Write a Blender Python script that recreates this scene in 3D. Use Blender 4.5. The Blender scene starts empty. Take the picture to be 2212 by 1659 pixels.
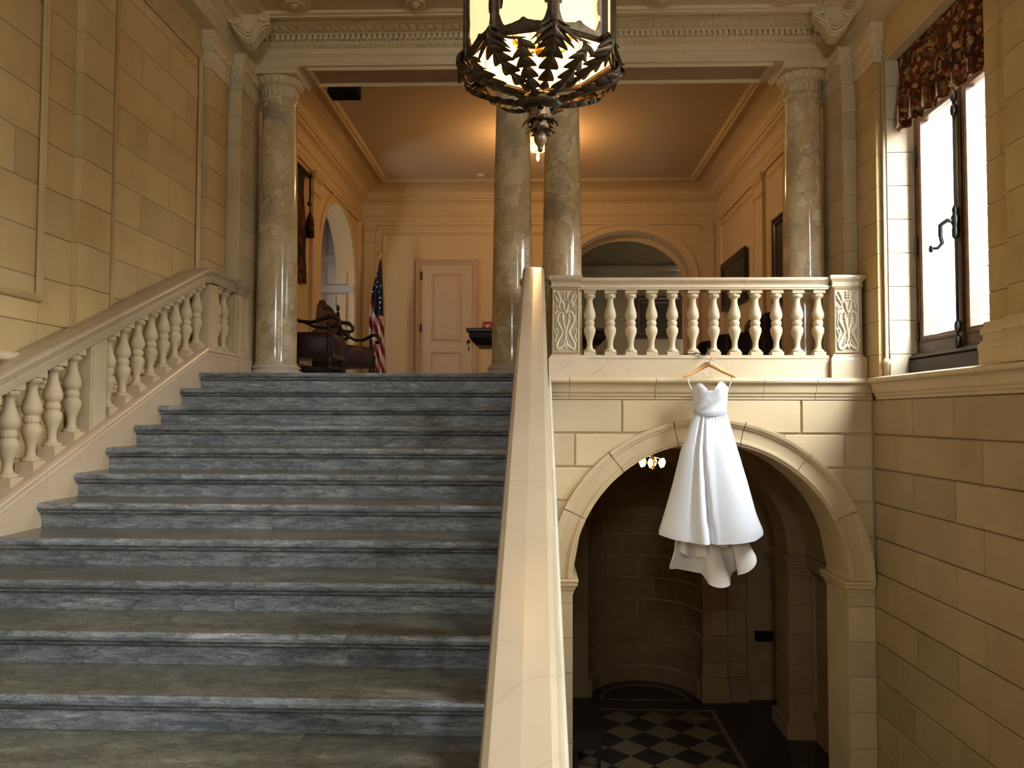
import bpy, bmesh, math, random
import numpy as np
from mathutils import Vector, Matrix
random.seed(7)
pi = math.pi
sc = bpy.context.scene
COL = sc.collection

# ---------------------------------------------------------------- camera, world, exposure
CAMZ = -0.359
cam_d = bpy.data.cameras.new('camera'); cam = bpy.data.objects.new('camera', cam_d); COL.objects.link(cam)
cam_d.sensor_width = 36.0; cam_d.lens = 36.0 * 1700 / 2212; cam_d.clip_start = 0.05
_yaw, _pitch, _roll = math.radians(1.85), math.radians(2.31), math.radians(0.2)
fw = Vector((-math.sin(_yaw) * math.cos(_pitch), math.cos(_yaw) * math.cos(_pitch), math.sin(_pitch)))
r0 = Vector((math.cos(_yaw), math.sin(_yaw), 0)); u0 = r0.cross(fw)
rr = r0 * math.cos(_roll) + u0 * math.sin(_roll); uu = u0 * math.cos(_roll) - r0 * math.sin(_roll)
cam.matrix_world = Matrix(((rr.x, uu.x, -fw.x, 0), (rr.y, uu.y, -fw.y, 0), (rr.z, uu.z, -fw.z, CAMZ), (0, 0, 0, 1)))
sc.camera = cam
world = bpy.data.worlds.new('overcast_sky'); sc.world = world; world.use_nodes = True
bg = world.node_tree.nodes['Background']
bg.inputs[0].default_value = (0.85, 0.925, 1.0, 1); bg.inputs[1].default_value = 41.0
sc.view_settings.view_transform = 'Standard'; sc.view_settings.look = 'None'
sc.view_settings.gamma = 1.0; sc.view_settings.use_curve_mapping = False
sc.view_settings.exposure = 0.55
try:
    sc.cycles.use_denoising = True
    sc.cycles.max_bounces = 6; sc.cycles.diffuse_bounces = 4; sc.cycles.glossy_bounces = 2; sc.cycles.transparent_max_bounces = 8
    sc.cycles.use_adaptive_sampling = True; sc.cycles.adaptive_threshold = 0.03; sc.cycles.adaptive_min_samples = 32
    sc.cycles.caustics_reflective = False; sc.cycles.caustics_refractive = False
    sc.cycles.sample_clamp_indirect = 3.0
except Exception:
    pass
WX = 3.12                      # half width of the stair hall
WIN = [(5.52, 7.10), (1.80, 2.95), (-2.3, -0.7)]   # windows in the right wall (y range)
WINZ = (0.0, 2.88)
WTOP = [2.88, 2.88, 2.88]
def portal(name, loc, sx, sy, rot):
    l = bpy.data.lights.new(name, 'AREA'); l.shape = 'RECTANGLE'; l.size = sx; l.size_y = sy
    l.cycles.is_portal = True
    o = bpy.data.objects.new(name, l); COL.objects.link(o); o.location = loc; o.rotation_euler = rot
for i, (a, b) in enumerate(WIN):
    portal('window_portal', (3.49, (a + b) / 2, WTOP[i] / 2), WTOP[i], b - a, (0, pi / 2, 0))
RWX, RWZ = (-.55, .55), (1.9, 2.8)      # opening added behind the camera for frontal light on the beam
portal('window_portal', (0, -4.25, 2.35), 1.1, .9, (pi / 2, 0, 0))
def lamp(name, loc, power, col, r):
    l = bpy.data.lights.new(name, 'POINT'); l.energy = power; l.color = col; l.shadow_soft_size = r
    o = bpy.data.objects.new(name, l); COL.objects.link(o); o.location = loc
    return o

# ---------------------------------------------------------------- materials
MATS = {}
def lin(c):
    return tuple(((x / 255 + 0.055) / 1.055) ** 2.4 if x / 255 > 0.04045 else x / 255 / 12.92 for x in c)
def new_mat(name):
    m = bpy.data.materials.new(name); m.use_nodes = True; MATS[name] = m
    nt = m.node_tree; return m, nt, nt.nodes['Principled BSDF']
def N(nt, t, **kw):
    n = nt.nodes.new(t)
    for k, v in kw.items():
        if k.startswith('i_'): n.inputs[int(k[2:])].default_value = v
        elif k in n.inputs: n.inputs[k].default_value = v
        else: setattr(n, k, v)
    return n
def L(nt, a, b): nt.links.new(a, b)
def coords(nt, scale=(1, 1, 1), rnd=6.0):
    g = N(nt, 'ShaderNodeNewGeometry'); oi = N(nt, 'ShaderNodeObjectInfo')
    mu = N(nt, 'ShaderNodeMath', operation='MULTIPLY', i_1=rnd); L(nt, oi.outputs['Random'], mu.inputs[0])
    ad = N(nt, 'ShaderNodeVectorMath', operation='ADD'); L(nt, g.outputs['Position'], ad.inputs[0]); L(nt, mu.outputs[0], ad.inputs[1])
    ml = N(nt, 'ShaderNodeVectorMath', operation='MULTIPLY'); ml.inputs[1].default_value = scale; L(nt, ad.outputs[0], ml.inputs[0])
    return ml.outputs[0], oi.outputs['Random']
def ramp(nt, src, stops, interp='LINEAR'):
    r = N(nt, 'ShaderNodeValToRGB'); r.color_ramp.interpolation = interp
    el = r.color_ramp.elements
    while len(el) > 1: el.remove(el[-1])
    el[0].position = stops[0][0]; el[0].color = (*stops[0][1], 1)
    for p, c in stops[1:]:
        e = el.new(p); e.color = (*c, 1)
    L(nt, src, r.inputs[0]); return r.outputs[0]
def mixc(nt, fac, a, b, mode='MIX'):
    m = N(nt, 'ShaderNodeMix', data_type='RGBA', blend_type=mode)
    if isinstance(fac, float): m.inputs[0].default_value = fac
    else: L(nt, fac, m.inputs[0])
    for i, v in ((6, a), (7, b)):
        if isinstance(v, tuple): m.inputs[i].default_value = (*v, 1)
        else: L(nt, v, m.inputs[i])
    return m.outputs[2]
def stone(name, base, dark, rough=0.75, scale=1.4, var=0.16, bump=0.12, veins=None, spec=0.3):
    m, nt, b = new_mat(name)
    co, rnd = coords(nt)
    n1 = N(nt, 'ShaderNodeTexNoise', Scale=scale, Detail=4.0, Roughness=0.62); L(nt, co, n1.inputs['Vector'])
    c = ramp(nt, n1.outputs[0], [(0.3, dark), (0.62, base)])
    if var:
        v = ramp(nt, rnd, [(0.0, (1 - var,) * 3), (0.5, (1, 1, 1)), (1.0, (1, 1 - var * .25, 1 - var * .7))])
        c = mixc(nt, 1.0, c, v, 'MULTIPLY')
    if veins:
        n2 = N(nt, 'ShaderNodeTexNoise', Scale=veins[0], Detail=4.0, Distortion=1.2); L(nt, co, n2.inputs['Vector'])
        f = ramp(nt, n2.outputs[0], [(0.494, (0, 0, 0)), (0.5, (1, 1, 1)), (0.506, (0, 0, 0))])
        mm = N(nt, 'ShaderNodeMath', operation='MULTIPLY', i_1=veins[2]); L(nt, f, mm.inputs[0])
        c = mixc(nt, mm.outputs[0], c, veins[1])
    L(nt, c, b.inputs['Base Color'])
    b.inputs['Roughness'].default_value = rough; b.inputs['Specular IOR Level'].default_value = spec
    if bump > .5:
        n3 = N(nt, 'ShaderNodeTexNoise', Scale=60.0, Detail=4.0); L(nt, co, n3.inputs['Vector'])
        bp = N(nt, 'ShaderNodeBump', Strength=bump, Distance=0.004); L(nt, n3.outputs[0], bp.inputs['Height']); L(nt, bp.outputs[0], b.inputs['Normal'])
    return m
def plain(name, col, rough=0.6, metal=0.0, spec=0.4, var=0.0, emit=None, scale=5.0):
    m, nt, b = new_mat(name)
    if var:
        co, rnd = coords(nt)
        n1 = N(nt, 'ShaderNodeTexNoise', Scale=scale, Detail=5.0); L(nt, co, n1.inputs['Vector'])
        c = ramp(nt, n1.outputs[0], [(0.3, tuple(x * (1 - var) for x in col)), (0.7, tuple(min(1, x * (1 + var * .5)) for x in col))])
        L(nt, c, b.inputs['Base Color'])
    else: b.inputs['Base Color'].default_value = (*col, 1)
    b.inputs['Roughness'].default_value = rough; b.inputs['Metallic'].default_value = metal; b.inputs['Specular IOR Level'].default_value = spec
    if emit:
        m.cycles.emission_sampling = 'NONE'
        b.inputs['Emission Color'].default_value = (*emit[0], 1); b.inputs['Emission Strength'].default_value = emit[1]
    return m
ASH = stone('limestone_ashlar', (.64, .505, .315), (.54, .42, .25), 0.8, 1.3, 0.13)
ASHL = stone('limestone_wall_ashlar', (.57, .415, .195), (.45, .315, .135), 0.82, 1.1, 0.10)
LIME = stone('limestone_moulding', (.63, .49, .295), (.54, .415, .24), 0.7, 2.0, 0.06)
REVEAL = stone('window_reveal_limestone', (.66, .55, .39), (.58, .48, .33), 0.75, 2.0, 0.05)  # daylight on the far jamb put into a lighter stone colour
JOINT = plain('mortar_joint', (.26, .19, .10), 0.95)
STBAL = stone('stair_baluster_limestone', (.52, .40, .235), (.45, .34, .195), 0.6, 3.0, 0.08)  # baluster limestone darkened to stand in for weaker light along the stair
STRAIL = stone('stair_handrail_marble', (.43, .335, .215), (.385, .295, .185), 0.2, 1.5, 0.06, 0.0, (1.1, (.30, .23, .15), .38), 0.5)  # handrail marble with the stair side's dimmer light put into its colour
ENTM = stone('entablature_plaster', (.70, .565, .36), (.64, .51, .315), 0.7, 1.5, 0.0)  # moulding limestone lightened in place of light missing on the beam
RASH = stone('right_wall_limestone', (.41, .30, .16), (.33, .24, .125), 0.8, 1.3, 0.13)  # same stone as the ashlar, with this wall's shade put into the colour
VST = stone('vestibule_stone', (.27, .18, .095), (.20, .13, .065), 0.8, 1.6, 0.12)  # ashlar made browner and darkened, vestibule shade put into its colour
BALU = stone('baluster_limestone', (.60, .485, .315), (.52, .415, .26), 0.65, 3.0, 0.08)
RAILM = stone('handrail_marble', (.62, .495, .33), (.55, .435, .285), 0.22, 1.5, 0.06, 0.0, (1.1, (.36, .28, .19), .38), 0.5)
STRM = stone('string_marble', (.55, .41, .265), (.49, .36, .225), 0.3, 1.2, 0.05, 0.0, (1.3, (.36, .27, .19), .35), 0.5)
PLAST = stone('painted_plaster', (.60, .43, .215), (.57, .405, .20), 0.55, 0.8, 0.0, 0.03)
PLASTW = stone('painted_plaster_white', (.46, .41, .35), (.42, .375, .32), 0.5, 0.8, 0.0, 0.02)
CEILP = stone('ceiling_paint', (.50, .355, .20), (.47, .33, .185), 0.36, 0.6, 0.0, 0.02)
CEILC = stone('ceiling_coffer_plaster', (.60, .465, .285), (.56, .43, .26), 0.7, 1.0, 0.0, 0.03)
DOORM = plain('door_paint', (.56, .40, .235), 0.45, var=0.04)
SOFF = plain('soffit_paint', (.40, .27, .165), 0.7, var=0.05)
# breccia marble of the columns
def breccia(name):
    m, nt, b = new_mat(name)
    co, rnd = coords(nt, (1, 1, .8), 9)
    nd = N(nt, 'ShaderNodeTexNoise', Scale=3.0, Detail=4.0); L(nt, co, nd.inputs['Vector'])
    ad = N(nt, 'ShaderNodeVectorMath', operation='MULTIPLY_ADD'); ad.inputs[1].default_value = (.5, .5, .5)
    L(nt, nd.outputs[1], ad.inputs[0]); L(nt, co, ad.inputs[2])
    v1 = N(nt, 'ShaderNodeTexVoronoi', feature='DISTANCE_TO_EDGE', Scale=9.0); L(nt, ad.outputs[0], v1.inputs['Vector'])
    v2 = N(nt, 'ShaderNodeTexVoronoi', feature='F1', Scale=9.0); L(nt, ad.outputs[0], v2.inputs['Vector'])
    v3 = N(nt, 'ShaderNodeTexVoronoi', feature='DISTANCE_TO_EDGE', Scale=27.0); L(nt, ad.outputs[0], v3.inputs['Vector'])
    sep = N(nt, 'ShaderNodeSeparateColor'); L(nt, v2.outputs['Color'], sep.inputs[0])
    cell = ramp(nt, sep.outputs[0], [(0, (.54, .395, .20)), (.25, (.62, .475, .265)), (.55, (.68, .54, .33)), (.85, (.74, .62, .42)), (1, (.55, .40, .215))])
    nb = N(nt, 'ShaderNodeTexNoise', Scale=2.2, Detail=6.0); L(nt, co, nb.inputs['Vector'])
    matrix = ramp(nt, nb.outputs[0], [(.35, (.30, .25, .17)), (.5, (.45, .36, .225)), (.62, (.55, .43, .25)), (.75, (.42, .27, .125))])
    e1 = ramp(nt, v1.outputs[0], [(0.0, (1, 1, 1)), (.03, (.8, .8, .8)), (.07, (0, 0, 0))])
    e3 = ramp(nt, v3.outputs[0], [(0.0, (.7, .7, .7)), (.03, (0, 0, 0))])
    nm = N(nt, 'ShaderNodeTexNoise', Scale=3.5, Detail=3.0); L(nt, co, nm.inputs['Vector'])
    msk = ramp(nt, nm.outputs[0], [(.40, (0, 0, 0)), (.55, (1, 1, 1))])
    msk2 = ramp(nt, nm.outputs[0], [(.42, (1, 1, 1)), (.62, (.25, .25, .25))])
    e3m = mixc(nt, 1.0, e3, msk, 'MULTIPLY'); e1 = mixc(nt, 1.0, e1, msk2, 'MULTIPLY')
    big = ramp(nt, nb.outputs[0], [(.34, (1, 1, 1)), (.46, (0, 0, 0))])
    mb_ = N(nt, 'ShaderNodeMath', operation='MULTIPLY', i_1=.75); L(nt, big, mb_.inputs[0])
    c = mixc(nt, mb_.outputs[0], cell, matrix); c = mixc(nt, e1, c, matrix); c = mixc(nt, e3m, c, (.30, .24, .155))
    L(nt, c, b.inputs['Base Color']); b.inputs['Roughness'].default_value = 0.13; b.inputs['Specular IOR Level'].default_value = 0.5
    return m
BREC = breccia('breccia_marble')
# grey veined stair marble
def stair_marble(name):
    m, nt, b = new_mat(name)
    co, rnd = coords(nt, (1.0, 2.2, 5.0), 11)
    nd = N(nt, 'ShaderNodeTexNoise', Scale=4.0, Detail=8.0, Roughness=.72); L(nt, co, nd.inputs['Vector'])
    ad = N(nt, 'ShaderNodeVectorMath', operation='MULTIPLY_ADD'); ad.inputs[1].default_value = (.35, .35, .35)
    L(nt, nd.outputs[1], ad.inputs[0]); L(nt, co, ad.inputs[2])
    base = ramp(nt, nd.outputs[0], [(.34, (.125, .14, .145)), (.5, (.235, .255, .26)), (.60, (.31, .33, .325)), (.70, (.56, .56, .54))])
    n2 = N(nt, 'ShaderNodeTexNoise', Scale=4.0, Detail=8.0, Roughness=.7); L(nt, ad.outputs[0], n2.inputs['Vector'])
    v = ramp(nt, n2.outputs[0], [(.470, (0, 0, 0)), (.490, (1, 1, 1)), (.511, (0, 0, 0))])
    n4 = N(nt, 'ShaderNodeTexNoise', Scale=7.0, Detail=6.0, Roughness=.65); L(nt, ad.outputs[0], n4.inputs['Vector'])
    v4 = ramp(nt, n4.outputs[0], [(.475, (0, 0, 0)), (.5, (.85, .85, .85)), (.525, (0, 0, 0))])
    c = mixc(nt, v, base, (.026, .03, .032)); c = mixc(nt, v4, c, (.06, .065, .068))
    vr = ramp(nt, rnd, [(0, (.82, .82, .84)), (1, (1.12, 1.12, 1.1))]); c = mixc(nt, 1.0, c, vr, 'MULTIPLY')
    # upward-facing tread tops are mixed darker and browner
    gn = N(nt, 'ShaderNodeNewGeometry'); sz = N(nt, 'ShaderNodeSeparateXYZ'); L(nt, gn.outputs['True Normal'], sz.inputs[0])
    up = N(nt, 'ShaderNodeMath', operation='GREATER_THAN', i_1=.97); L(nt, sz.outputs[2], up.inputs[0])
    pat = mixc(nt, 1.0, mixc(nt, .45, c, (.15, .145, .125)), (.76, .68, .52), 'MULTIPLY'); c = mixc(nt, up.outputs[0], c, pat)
    L(nt, c, b.inputs['Base Color']); b.inputs['Roughness'].default_value = 0.26; b.inputs['Specular IOR Level'].default_value = 0.45
    return m
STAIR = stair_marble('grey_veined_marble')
IRON = plain('bronze_iron', (.085, .058, .03), 0.42, 0.7, var=0.5, scale=30)
GOLD = plain('gilt_brass', (.62, .38, .11), 0.38, 0.75)
DWOOD = plain('dark_carved_wood', (.016, .010, .007), 0.3, var=0.3, scale=20)
LEATH = plain('oxblood_leather', (.035, .009, .006), 0.55, var=0.3)
BLACK = plain('black_enamel', (.005, .006, .006), 0.9, spec=.1)
WOODW = plain('window_oak', (.085, .038, .016), 0.35, var=0.4, scale=12)
STEEL = plain('dark_window_metal', (.05, .05, .048), 0.35, 0.8)
WHITEP = plain('white_print', (.75, .72, .68), 0.6)
REDP = plain('red_enamel', (.30, .012, .012), 0.45)
def glassmat():
    m = bpy.data.materials.new('window_glass'); m.use_nodes = True; nt = m.node_tree
    out = nt.nodes['Material Output']; nt.nodes.remove(nt.nodes['Principled BSDF'])
    t = N(nt, 'ShaderNodeBsdfTransparent'); g = N(nt, 'ShaderNodeBsdfGlossy', Roughness=0.02); mx = N(nt, 'ShaderNodeMixShader', i_0=0.05)
    L(nt, t.outputs[0], mx.inputs[1]); L(nt, g.outputs[0], mx.inputs[2]); L(nt, mx.outputs[0], out.inputs[0]); return m
GLASS = glassmat()

# ---------------------------------------------------------------- mesh helpers
class MB:
    def __init__(s): s.v = []; s.f = []; s.sm = []; s.mi = []
    def add(s, vs, fs, smooth=False, mi=0):
        o = len(s.v); s.v += [tuple(p) for p in vs]
        for f in fs: s.f.append([o + i for i in f]); s.sm.append(smooth); s.mi.append(mi)
        return s
    def box(s, x0, x1, y0, y1, z0, z1, mi=0):
        return s.add([(x0, y0, z0), (x1, y0, z0), (x1, y1, z0), (x0, y1, z0), (x0, y0, z1), (x1, y0, z1), (x1, y1, z1), (x0, y1, z1)],
                     [(3, 2, 1, 0), (4, 5, 6, 7), (0, 1, 5, 4), (1, 2, 6, 5), (2, 3, 7, 6), (3, 0, 4, 7)], False, mi)
    def loft(s, rings, closed=True, caps=True, smooth=False, mi=0, loop=False):
        n = len(rings[0]); vs = [p for r in rings for p in r]; fs = []
        m = len(rings)
        for i in range(m if loop else m - 1):
            for j in range(n if closed else n - 1):
                a, b_ = i * n + j, i * n + (j + 1) % n; c, d = ((i + 1) % m) * n + (j + 1) % n, ((i + 1) % m) * n + j
                fs.append((a, b_, c, d))
        o = len(s.v); s.add(vs, fs, smooth, mi)
        if caps and closed and not loop:
            s.f.append([o + k for k in range(n)][::-1]); s.sm.append(False); s.mi.append(mi)
            s.f.append([o + (m - 1) * n + k for k in range(n)]); s.sm.append(False); s.mi.append(mi)
        return s
    def lathe(s, prof, c=(0, 0, 0), seg=24, mod=None, smooth=True, mi=0, a0=0.0, a1=2 * pi, caps=True):
        full = abs(a1 - a0 - 2 * pi) < 1e-6
        rings = []
        for k, (r, z) in enumerate(prof):
            rings.append([(c[0] + math.cos(a0 + (a1 - a0) * j / seg) * (r * (1 + (mod(k, j) if mod else 0))),
                           c[1] + math.sin(a0 + (a1 - a0) * j / seg) * (r * (1 + (mod(k, j) if mod else 0))), c[2] + z) for j in range(seg if full else seg + 1)])
        return s.loft(rings, full, caps and full, smooth, mi)
    def tube(s, pts, r, seg=8, mi=0, flat=None, smooth=True):
        pts = [Vector(p) for p in pts]; rings = []; up = Vector((0, 0, 1)); n = len(pts)
        prev = None
        for i, p in enumerate(pts):
            t = (pts[min(i + 1, n - 1)] - pts[max(i - 1, 0)]).normalized()
            if prev is None:
                a = t.cross(up)
                if a.length < 1e-3: a = t.cross(Vector((0, 1, 0)))
            else: a = prev - t * prev.dot(t)
            a.normalize(); prev = a; b_ = t.cross(a)
            rad = r[i] if isinstance(r, (list, tuple)) else r
            ra, rb = (rad, rad) if flat is None else (rad * flat[0], rad * flat[1])
            rings.append([tuple(p + a * math.cos(2 * pi * k / seg) * ra + b_ * math.sin(2 * pi * k / seg) * rb) for k in range(seg)])
        return s.loft(rings, True, True, smooth, mi)
    def prism(s, poly, axis, a0, a1, mi=0, smooth=False):
        def P3(p, a): return (a, p[0], p[1]) if axis == 'x' else ((p[0], a, p[1]) if axis == 'y' else (p[0], p[1], a))
        return s.loft([[P3(p, a0) for p in poly], [P3(p, a1) for p in poly]], True, True, smooth, mi)
    def ball(s, c, r, seg=10, ring=6, sc=(1, 1, 1), mi=0):
        prof = [(max(1e-4, math.sin(pi * k / ring)), -math.cos(pi * k / ring)) for k in range(ring + 1)]
        rings = [[(c[0] + q * math.cos(2 * pi * j / seg) * r * sc[0], c[1] + q * math.sin(2 * pi * j / seg) * r * sc[1], c[2] + z * r * sc[2]) for j in range(seg)] for q, z in prof]
        return s.loft(rings, True, False, True, mi)
    def mesh(s, name, mats):
        me = bpy.data.meshes.new(name); me.from_pydata(s.v, [], s.f); me.validate()
        if not isinstance(mats, (list, tuple)): mats = [mats]
        for m in mats: me.materials.append(m)
        if len(me.polygons) == len(s.sm):
            me.polygons.foreach_set('use_smooth', s.sm); me.polygons.foreach_set('material_index', s.mi)
        bm = bmesh.new(); bm.from_mesh(me); bmesh.ops.recalc_face_normals(bm, faces=bm.faces); bm.to_mesh(me); bm.free()
        return me
    def build(s, name, mat, parent=None, loc=None):
        return place(name, s.mesh(name, mat), parent, loc)
def place(name, me, parent=None, loc=None, rotz=0.0, rot=None, scale=None):
    """link a mesh as an object; coordinates are world unless loc is given"""
    o = bpy.data.objects.new(name, me); COL.objects.link(o)
    if loc is not None: o.location = loc
    if rotz: o.rotation_euler = (0, 0, rotz)
    if rot: o.rotation_euler = rot
    if scale: o.scale = scale
    if parent is not None:
        o.parent = parent; o.matrix_parent_inverse = WMI[parent.name]
    WMI[o.name] = Matrix.LocRotScale(o.location, o.rotation_euler, o.scale).inverted()
    return o
WMI = {}
def root(name, loc, label, cat, group=None, rotz=0.0, local=False):
    o = bpy.data.objects.new(name, None); COL.objects.link(o); o.location = loc; o.rotation_euler = (0, 0, rotz)
    o.empty_display_size = 0.1
    o['label'] = label; o['category'] = cat
    if group: o['group'] = group
    WMI[o.name] = Matrix() if local else Matrix.LocRotScale(o.location, o.rotation_euler, o.scale).inverted()
    return o
def struct(o): o['kind'] = 'structure'; return o
def tag(o, label, cat, group=None):
    o['label'] = label; o['category'] = cat
    if group: o['group'] = group
    return o
BLK = {}
def block(parent, O, u, v, n, u0, u1, v0, v1, d, c, mat, name='stone_block'):
    """chamfered stone in the plane O,u,v standing d proud along n"""
    w, h = u1 - u0, v1 - v0
    if w < .01 or h < .01: return None
    O, u, v, n = Vector(O), Vector(u), Vector(v), Vector(n)
    key = (round(w, 3), round(h, 3), round(d, 4), round(c, 4), tuple(u), tuple(v), tuple(n), mat.name)
    if key not in BLK:
        mb = MB(); P = lambda a, b_, k: tuple(u * a + v * b_ + n * k)
        r = lambda i, k: [P(i, i, k), P(w - i, i, k), P(w - i, h - i, k), P(i, h - i, k)]
        vs = r(0, -.01) + r(0, d - c) + r(c, d)
        fs = [(8, 9, 10, 11)]
        for a in (0, 4):
            for j in range(4): fs.append((a + j, a + (j + 1) % 4, a + 4 + (j + 1) % 4, a + 4 + j))
        mb.add(vs, fs); BLK[key] = mb.mesh(name, mat)
    o = bpy.data.objects.new(name, BLK[key]); COL.objects.link(o); o.location = O + u * u0 + v * v0
    o.parent = parent; o.matrix_parent_inverse = WMI[parent.name]
    return o
def courses(parent, O, u, v, n, a0, a1, zs, d, c, g, mat, length=.9, off=0.0, joints=None):
    """coursed blocks between a0..a1; zs course boundaries"""
    for i in range(len(zs) - 1):
        if joints is not None: js = [a0] + sorted(j for j in joints[i % len(joints)] if a0 + .06 < j < a1 - .06) + [a1]
        else:
            js = [a0]; x = a0 + length * ((.45 + off) if i % 2 else (.95 + off)) * random.uniform(.8, 1.1)
            while x < a1 - .18: js.append(x); x += length * random.uniform(.75, 1.2)
            js.append(a1)
        for j in range(len(js) - 1):
            block(parent, O, u, v, n, js[j] + g / 2, js[j + 1] - g / 2, zs[i] + g / 2, zs[i + 1] - g / 2, d, c, mat)
def bez(P, n):
    out = []
    for i in range(len(P) - 1):
        p0, p1, p2, p3 = [Vector(P[max(0, min(len(P) - 1, i + d))]) for d in (-1, 0, 1, 2)]
        for q in range(n):
            s_ = q / n; out.append(.5 * (2 * p1 + (p2 - p0) * s_ + (2 * p0 - 5 * p1 + 4 * p2 - p3) * s_ ** 2 + (3 * p1 - p0 - 3 * p2 + p3) * s_ ** 3))
    return out + [Vector(P[-1])]
def sub(a, b, n): return [a + (b - a) * i / n for i in range(n + 1)]
def frame_moulding(mb, O, u, v, n, u0, u1, v0, v1, w, h, mi=0):
    """picture-frame moulding lying on plane O,u,v (profile w wide, h proud)"""
    O, u, v, n = Vector(O), Vector(u), Vector(v), Vector(n)
    prof = [(0, 0), (0, h * .55), (w * .25, h), (w * .5, h * .55), (w * .62, h * .7), (w * .85, h * .3), (w, 0)]
    cor = [(u0, v0, 1, 1), (u1, v0, -1, 1), (u1, v1, -1, -1), (u0, v1, 1, -1)]
    rings = [[tuple(O + u * (a + p * sa) + v * (b_ + p * sb) + n * k) for p, k in prof] for a, b_, sa, sb in cor]
    mb.loft(rings, False, False, False, mi, loop=True)

# ================================================================ THE SETTING
R_, T_ = .145, .356            # riser, tread
Y0 = 6.595                     # top nosing
SL = R_ / T_
SX0, SX1 = -2.875, -.146       # stair width
YB = 7.42                      # balcony wall face
FLZ = -3.86                    # lower floor
# --- floors
fl = MB(); fl.box(-WX, .10, Y0 + .12, 14.6, -.30, -.002); fl.box(.10, WX, YB + .02, 14.6, -.30, -.002)
fl.box(-WX, WX, 14.6, 17.2, -.30, -.002); fl.box(-5.2, -WX, 10.9, 13.5, -.30, -.002)
floor = struct(fl.build('floor', plain('hall_floor_marble', (.16, .14, .12), 0.3, var=.2)))
# --- left wall
ZL = [.0, .21, .50, .79, 1.08, 1.37, 1.66, 1.95, 2.24, 2.53, 2.82, 3.215]
wl = MB(); wl.box(-WX - .35, -WX - .012, -4.0, 8.36, FLZ, 3.75)
wall_left = struct(wl.build('wall_left', JOINT)); WMI['wall_left'] = Matrix()
LU, LV, LN = (0, 1, 0), (0, 0, 1), (1, 0, 0)
g = .0032
zl2 = [.0] + ZL[1:]
def wl_reg(a0, a1, d, zs=ZL, mat=ASHL, length=1.0):
    courses(wall_left, (-WX - .012, 0, 0), LU, LV, LN, a0, a1, zs, d, .003, g, mat, length)
zlow = [z for z in sub(-1.885, 0, 6)]
wl_reg(1.2, 4.83, .012, zlow); wl_reg(4.83, 7.5, .012, zlow, length=1.2)
# panel 1 (recessed field), margin, pilaster, panel 2, margin
def z_clip(lo, hi): return [lo] + [z for z in ZL if lo + .03 < z < hi - .03] + [hi]
wl_reg(1.5, 4.80, .012, [0, .21, .36]); wl_reg(1.5, 4.80, .012, [2.95, 3.215]); wl_reg(4.80, 5.14, .012)
wl_reg(1.5, 4.80, .001, z_clip(.36, 2.95))
wl_reg(5.13, 5.52, .062, z_clip(.13, 3.215), length=2.0)
wl_reg(5.52, 5.66, .012); wl_reg(5.66, 7.06, .001, z_clip(.36, 2.95)); wl_reg(5.66, 7.06, .012, [0, .21, .36]); wl_reg(5.66, 7.06, .012, [2.95, 3.215])
wl_reg(7.06, 7.14, .012)
wl_reg(7.13, 7.55, .072, z_clip(.13, 2.87), length=2.0)
pm = MB()
frame_moulding(pm, (-WX, 0, 0), LU, LV, LN, 1.5, 4.82, .34, 2.97, .05, .022)
frame_moulding(pm, (-WX, 0, 0), LU, LV, LN, 5.60, 7.08, .34, 2.97, .05, .022)
pm.build('panel_moulding', ASHL, wall_left)
def base_prof(mb, x0, x1, y0, y1, z0, z1, out=.045):
    """attic base wrapped round a rectangular pier"""
    h = z1 - z0
    for a, b_, e in ((0, .35, .9), (.35, .5, 1.0), (.5, .56, .75), (.56, .72, .45), (.72, .86, .7), (.86, 1, .35)):
        mb.box(x0 - out * e, x1 + out * e, y0 - out * e, y1 + out * e, z0 + h * a, z0 + h * b_)
pb = MB(); base_prof(pb, -WX, -WX + .05, 5.13, 5.52, .0, .13, .03); pb.build('pilaster_base', LIME, wall_left)
pb = MB(); base_prof(pb, -WX, -WX + .06, 7.13, 7.55, .0, .13, .03); pb.build('pilaster_base', LIME, wall_left)
# --- right wall: backing with three openings
wr = MB()
ys = [-4.0] + sum([[a, b_] for a, b_ in sorted(WIN)], []) + [8.36]
for i in range(0, len(ys), 2): wr.box(WX + .012, WX + .35, ys[i], ys[i + 1], FLZ, 3.75)
for (a, b_), zt in zip(WIN, WTOP): wr.box(WX + .012, WX + .35, a, b_, FLZ, -.0); wr.box(WX + .012, WX + .35, a, b_, zt, 3.75)
wall_right = struct(wr.build('wall_right', JOINT)); WMI['wall_right'] = Matrix()
RU, RV, RN = (0, 1, 0), (0, 0, 1), (-1, 0, 0)
ZR = [0, .20] + [.20 + .303 * k for k in range(1, 10)] + [3.215]
def wr_reg(a0, a1, d, zs, length=1.0, mat=ASHL, joints=None, gg=g, c=.003):
    courses(wall_right, (WX + .012, 0, 0), RU, RV, RN, a0, a1, zs, d, c, gg, mat, length, joints=joints)
zlo = [-3.86, -3.70, -3.385, -3.06, -2.738, -2.42, -2.104, -1.786, -1.467, -1.148, -.834, -.519, -.20]
nrow = len(zlo) - 1
jr = [[6.95, 5.62, 4.5, 3.4] if (nrow - 1 - i) % 2 else [6.64, 5.99, 4.72, 3.9] for i in range(nrow)]
for i in range(nrow):
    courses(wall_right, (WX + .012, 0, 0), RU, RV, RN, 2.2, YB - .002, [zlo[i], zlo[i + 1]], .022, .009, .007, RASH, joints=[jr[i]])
def zr_clip(lo, hi): return [lo] + [z for z in ZR if lo + .03 < z < hi - .03] + [hi]
wr_reg(5.18, 5.52, .012, ZR); wr_reg(3.6, 5.19, .075, zr_clip(.30, 2.87), 2.4)
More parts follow.
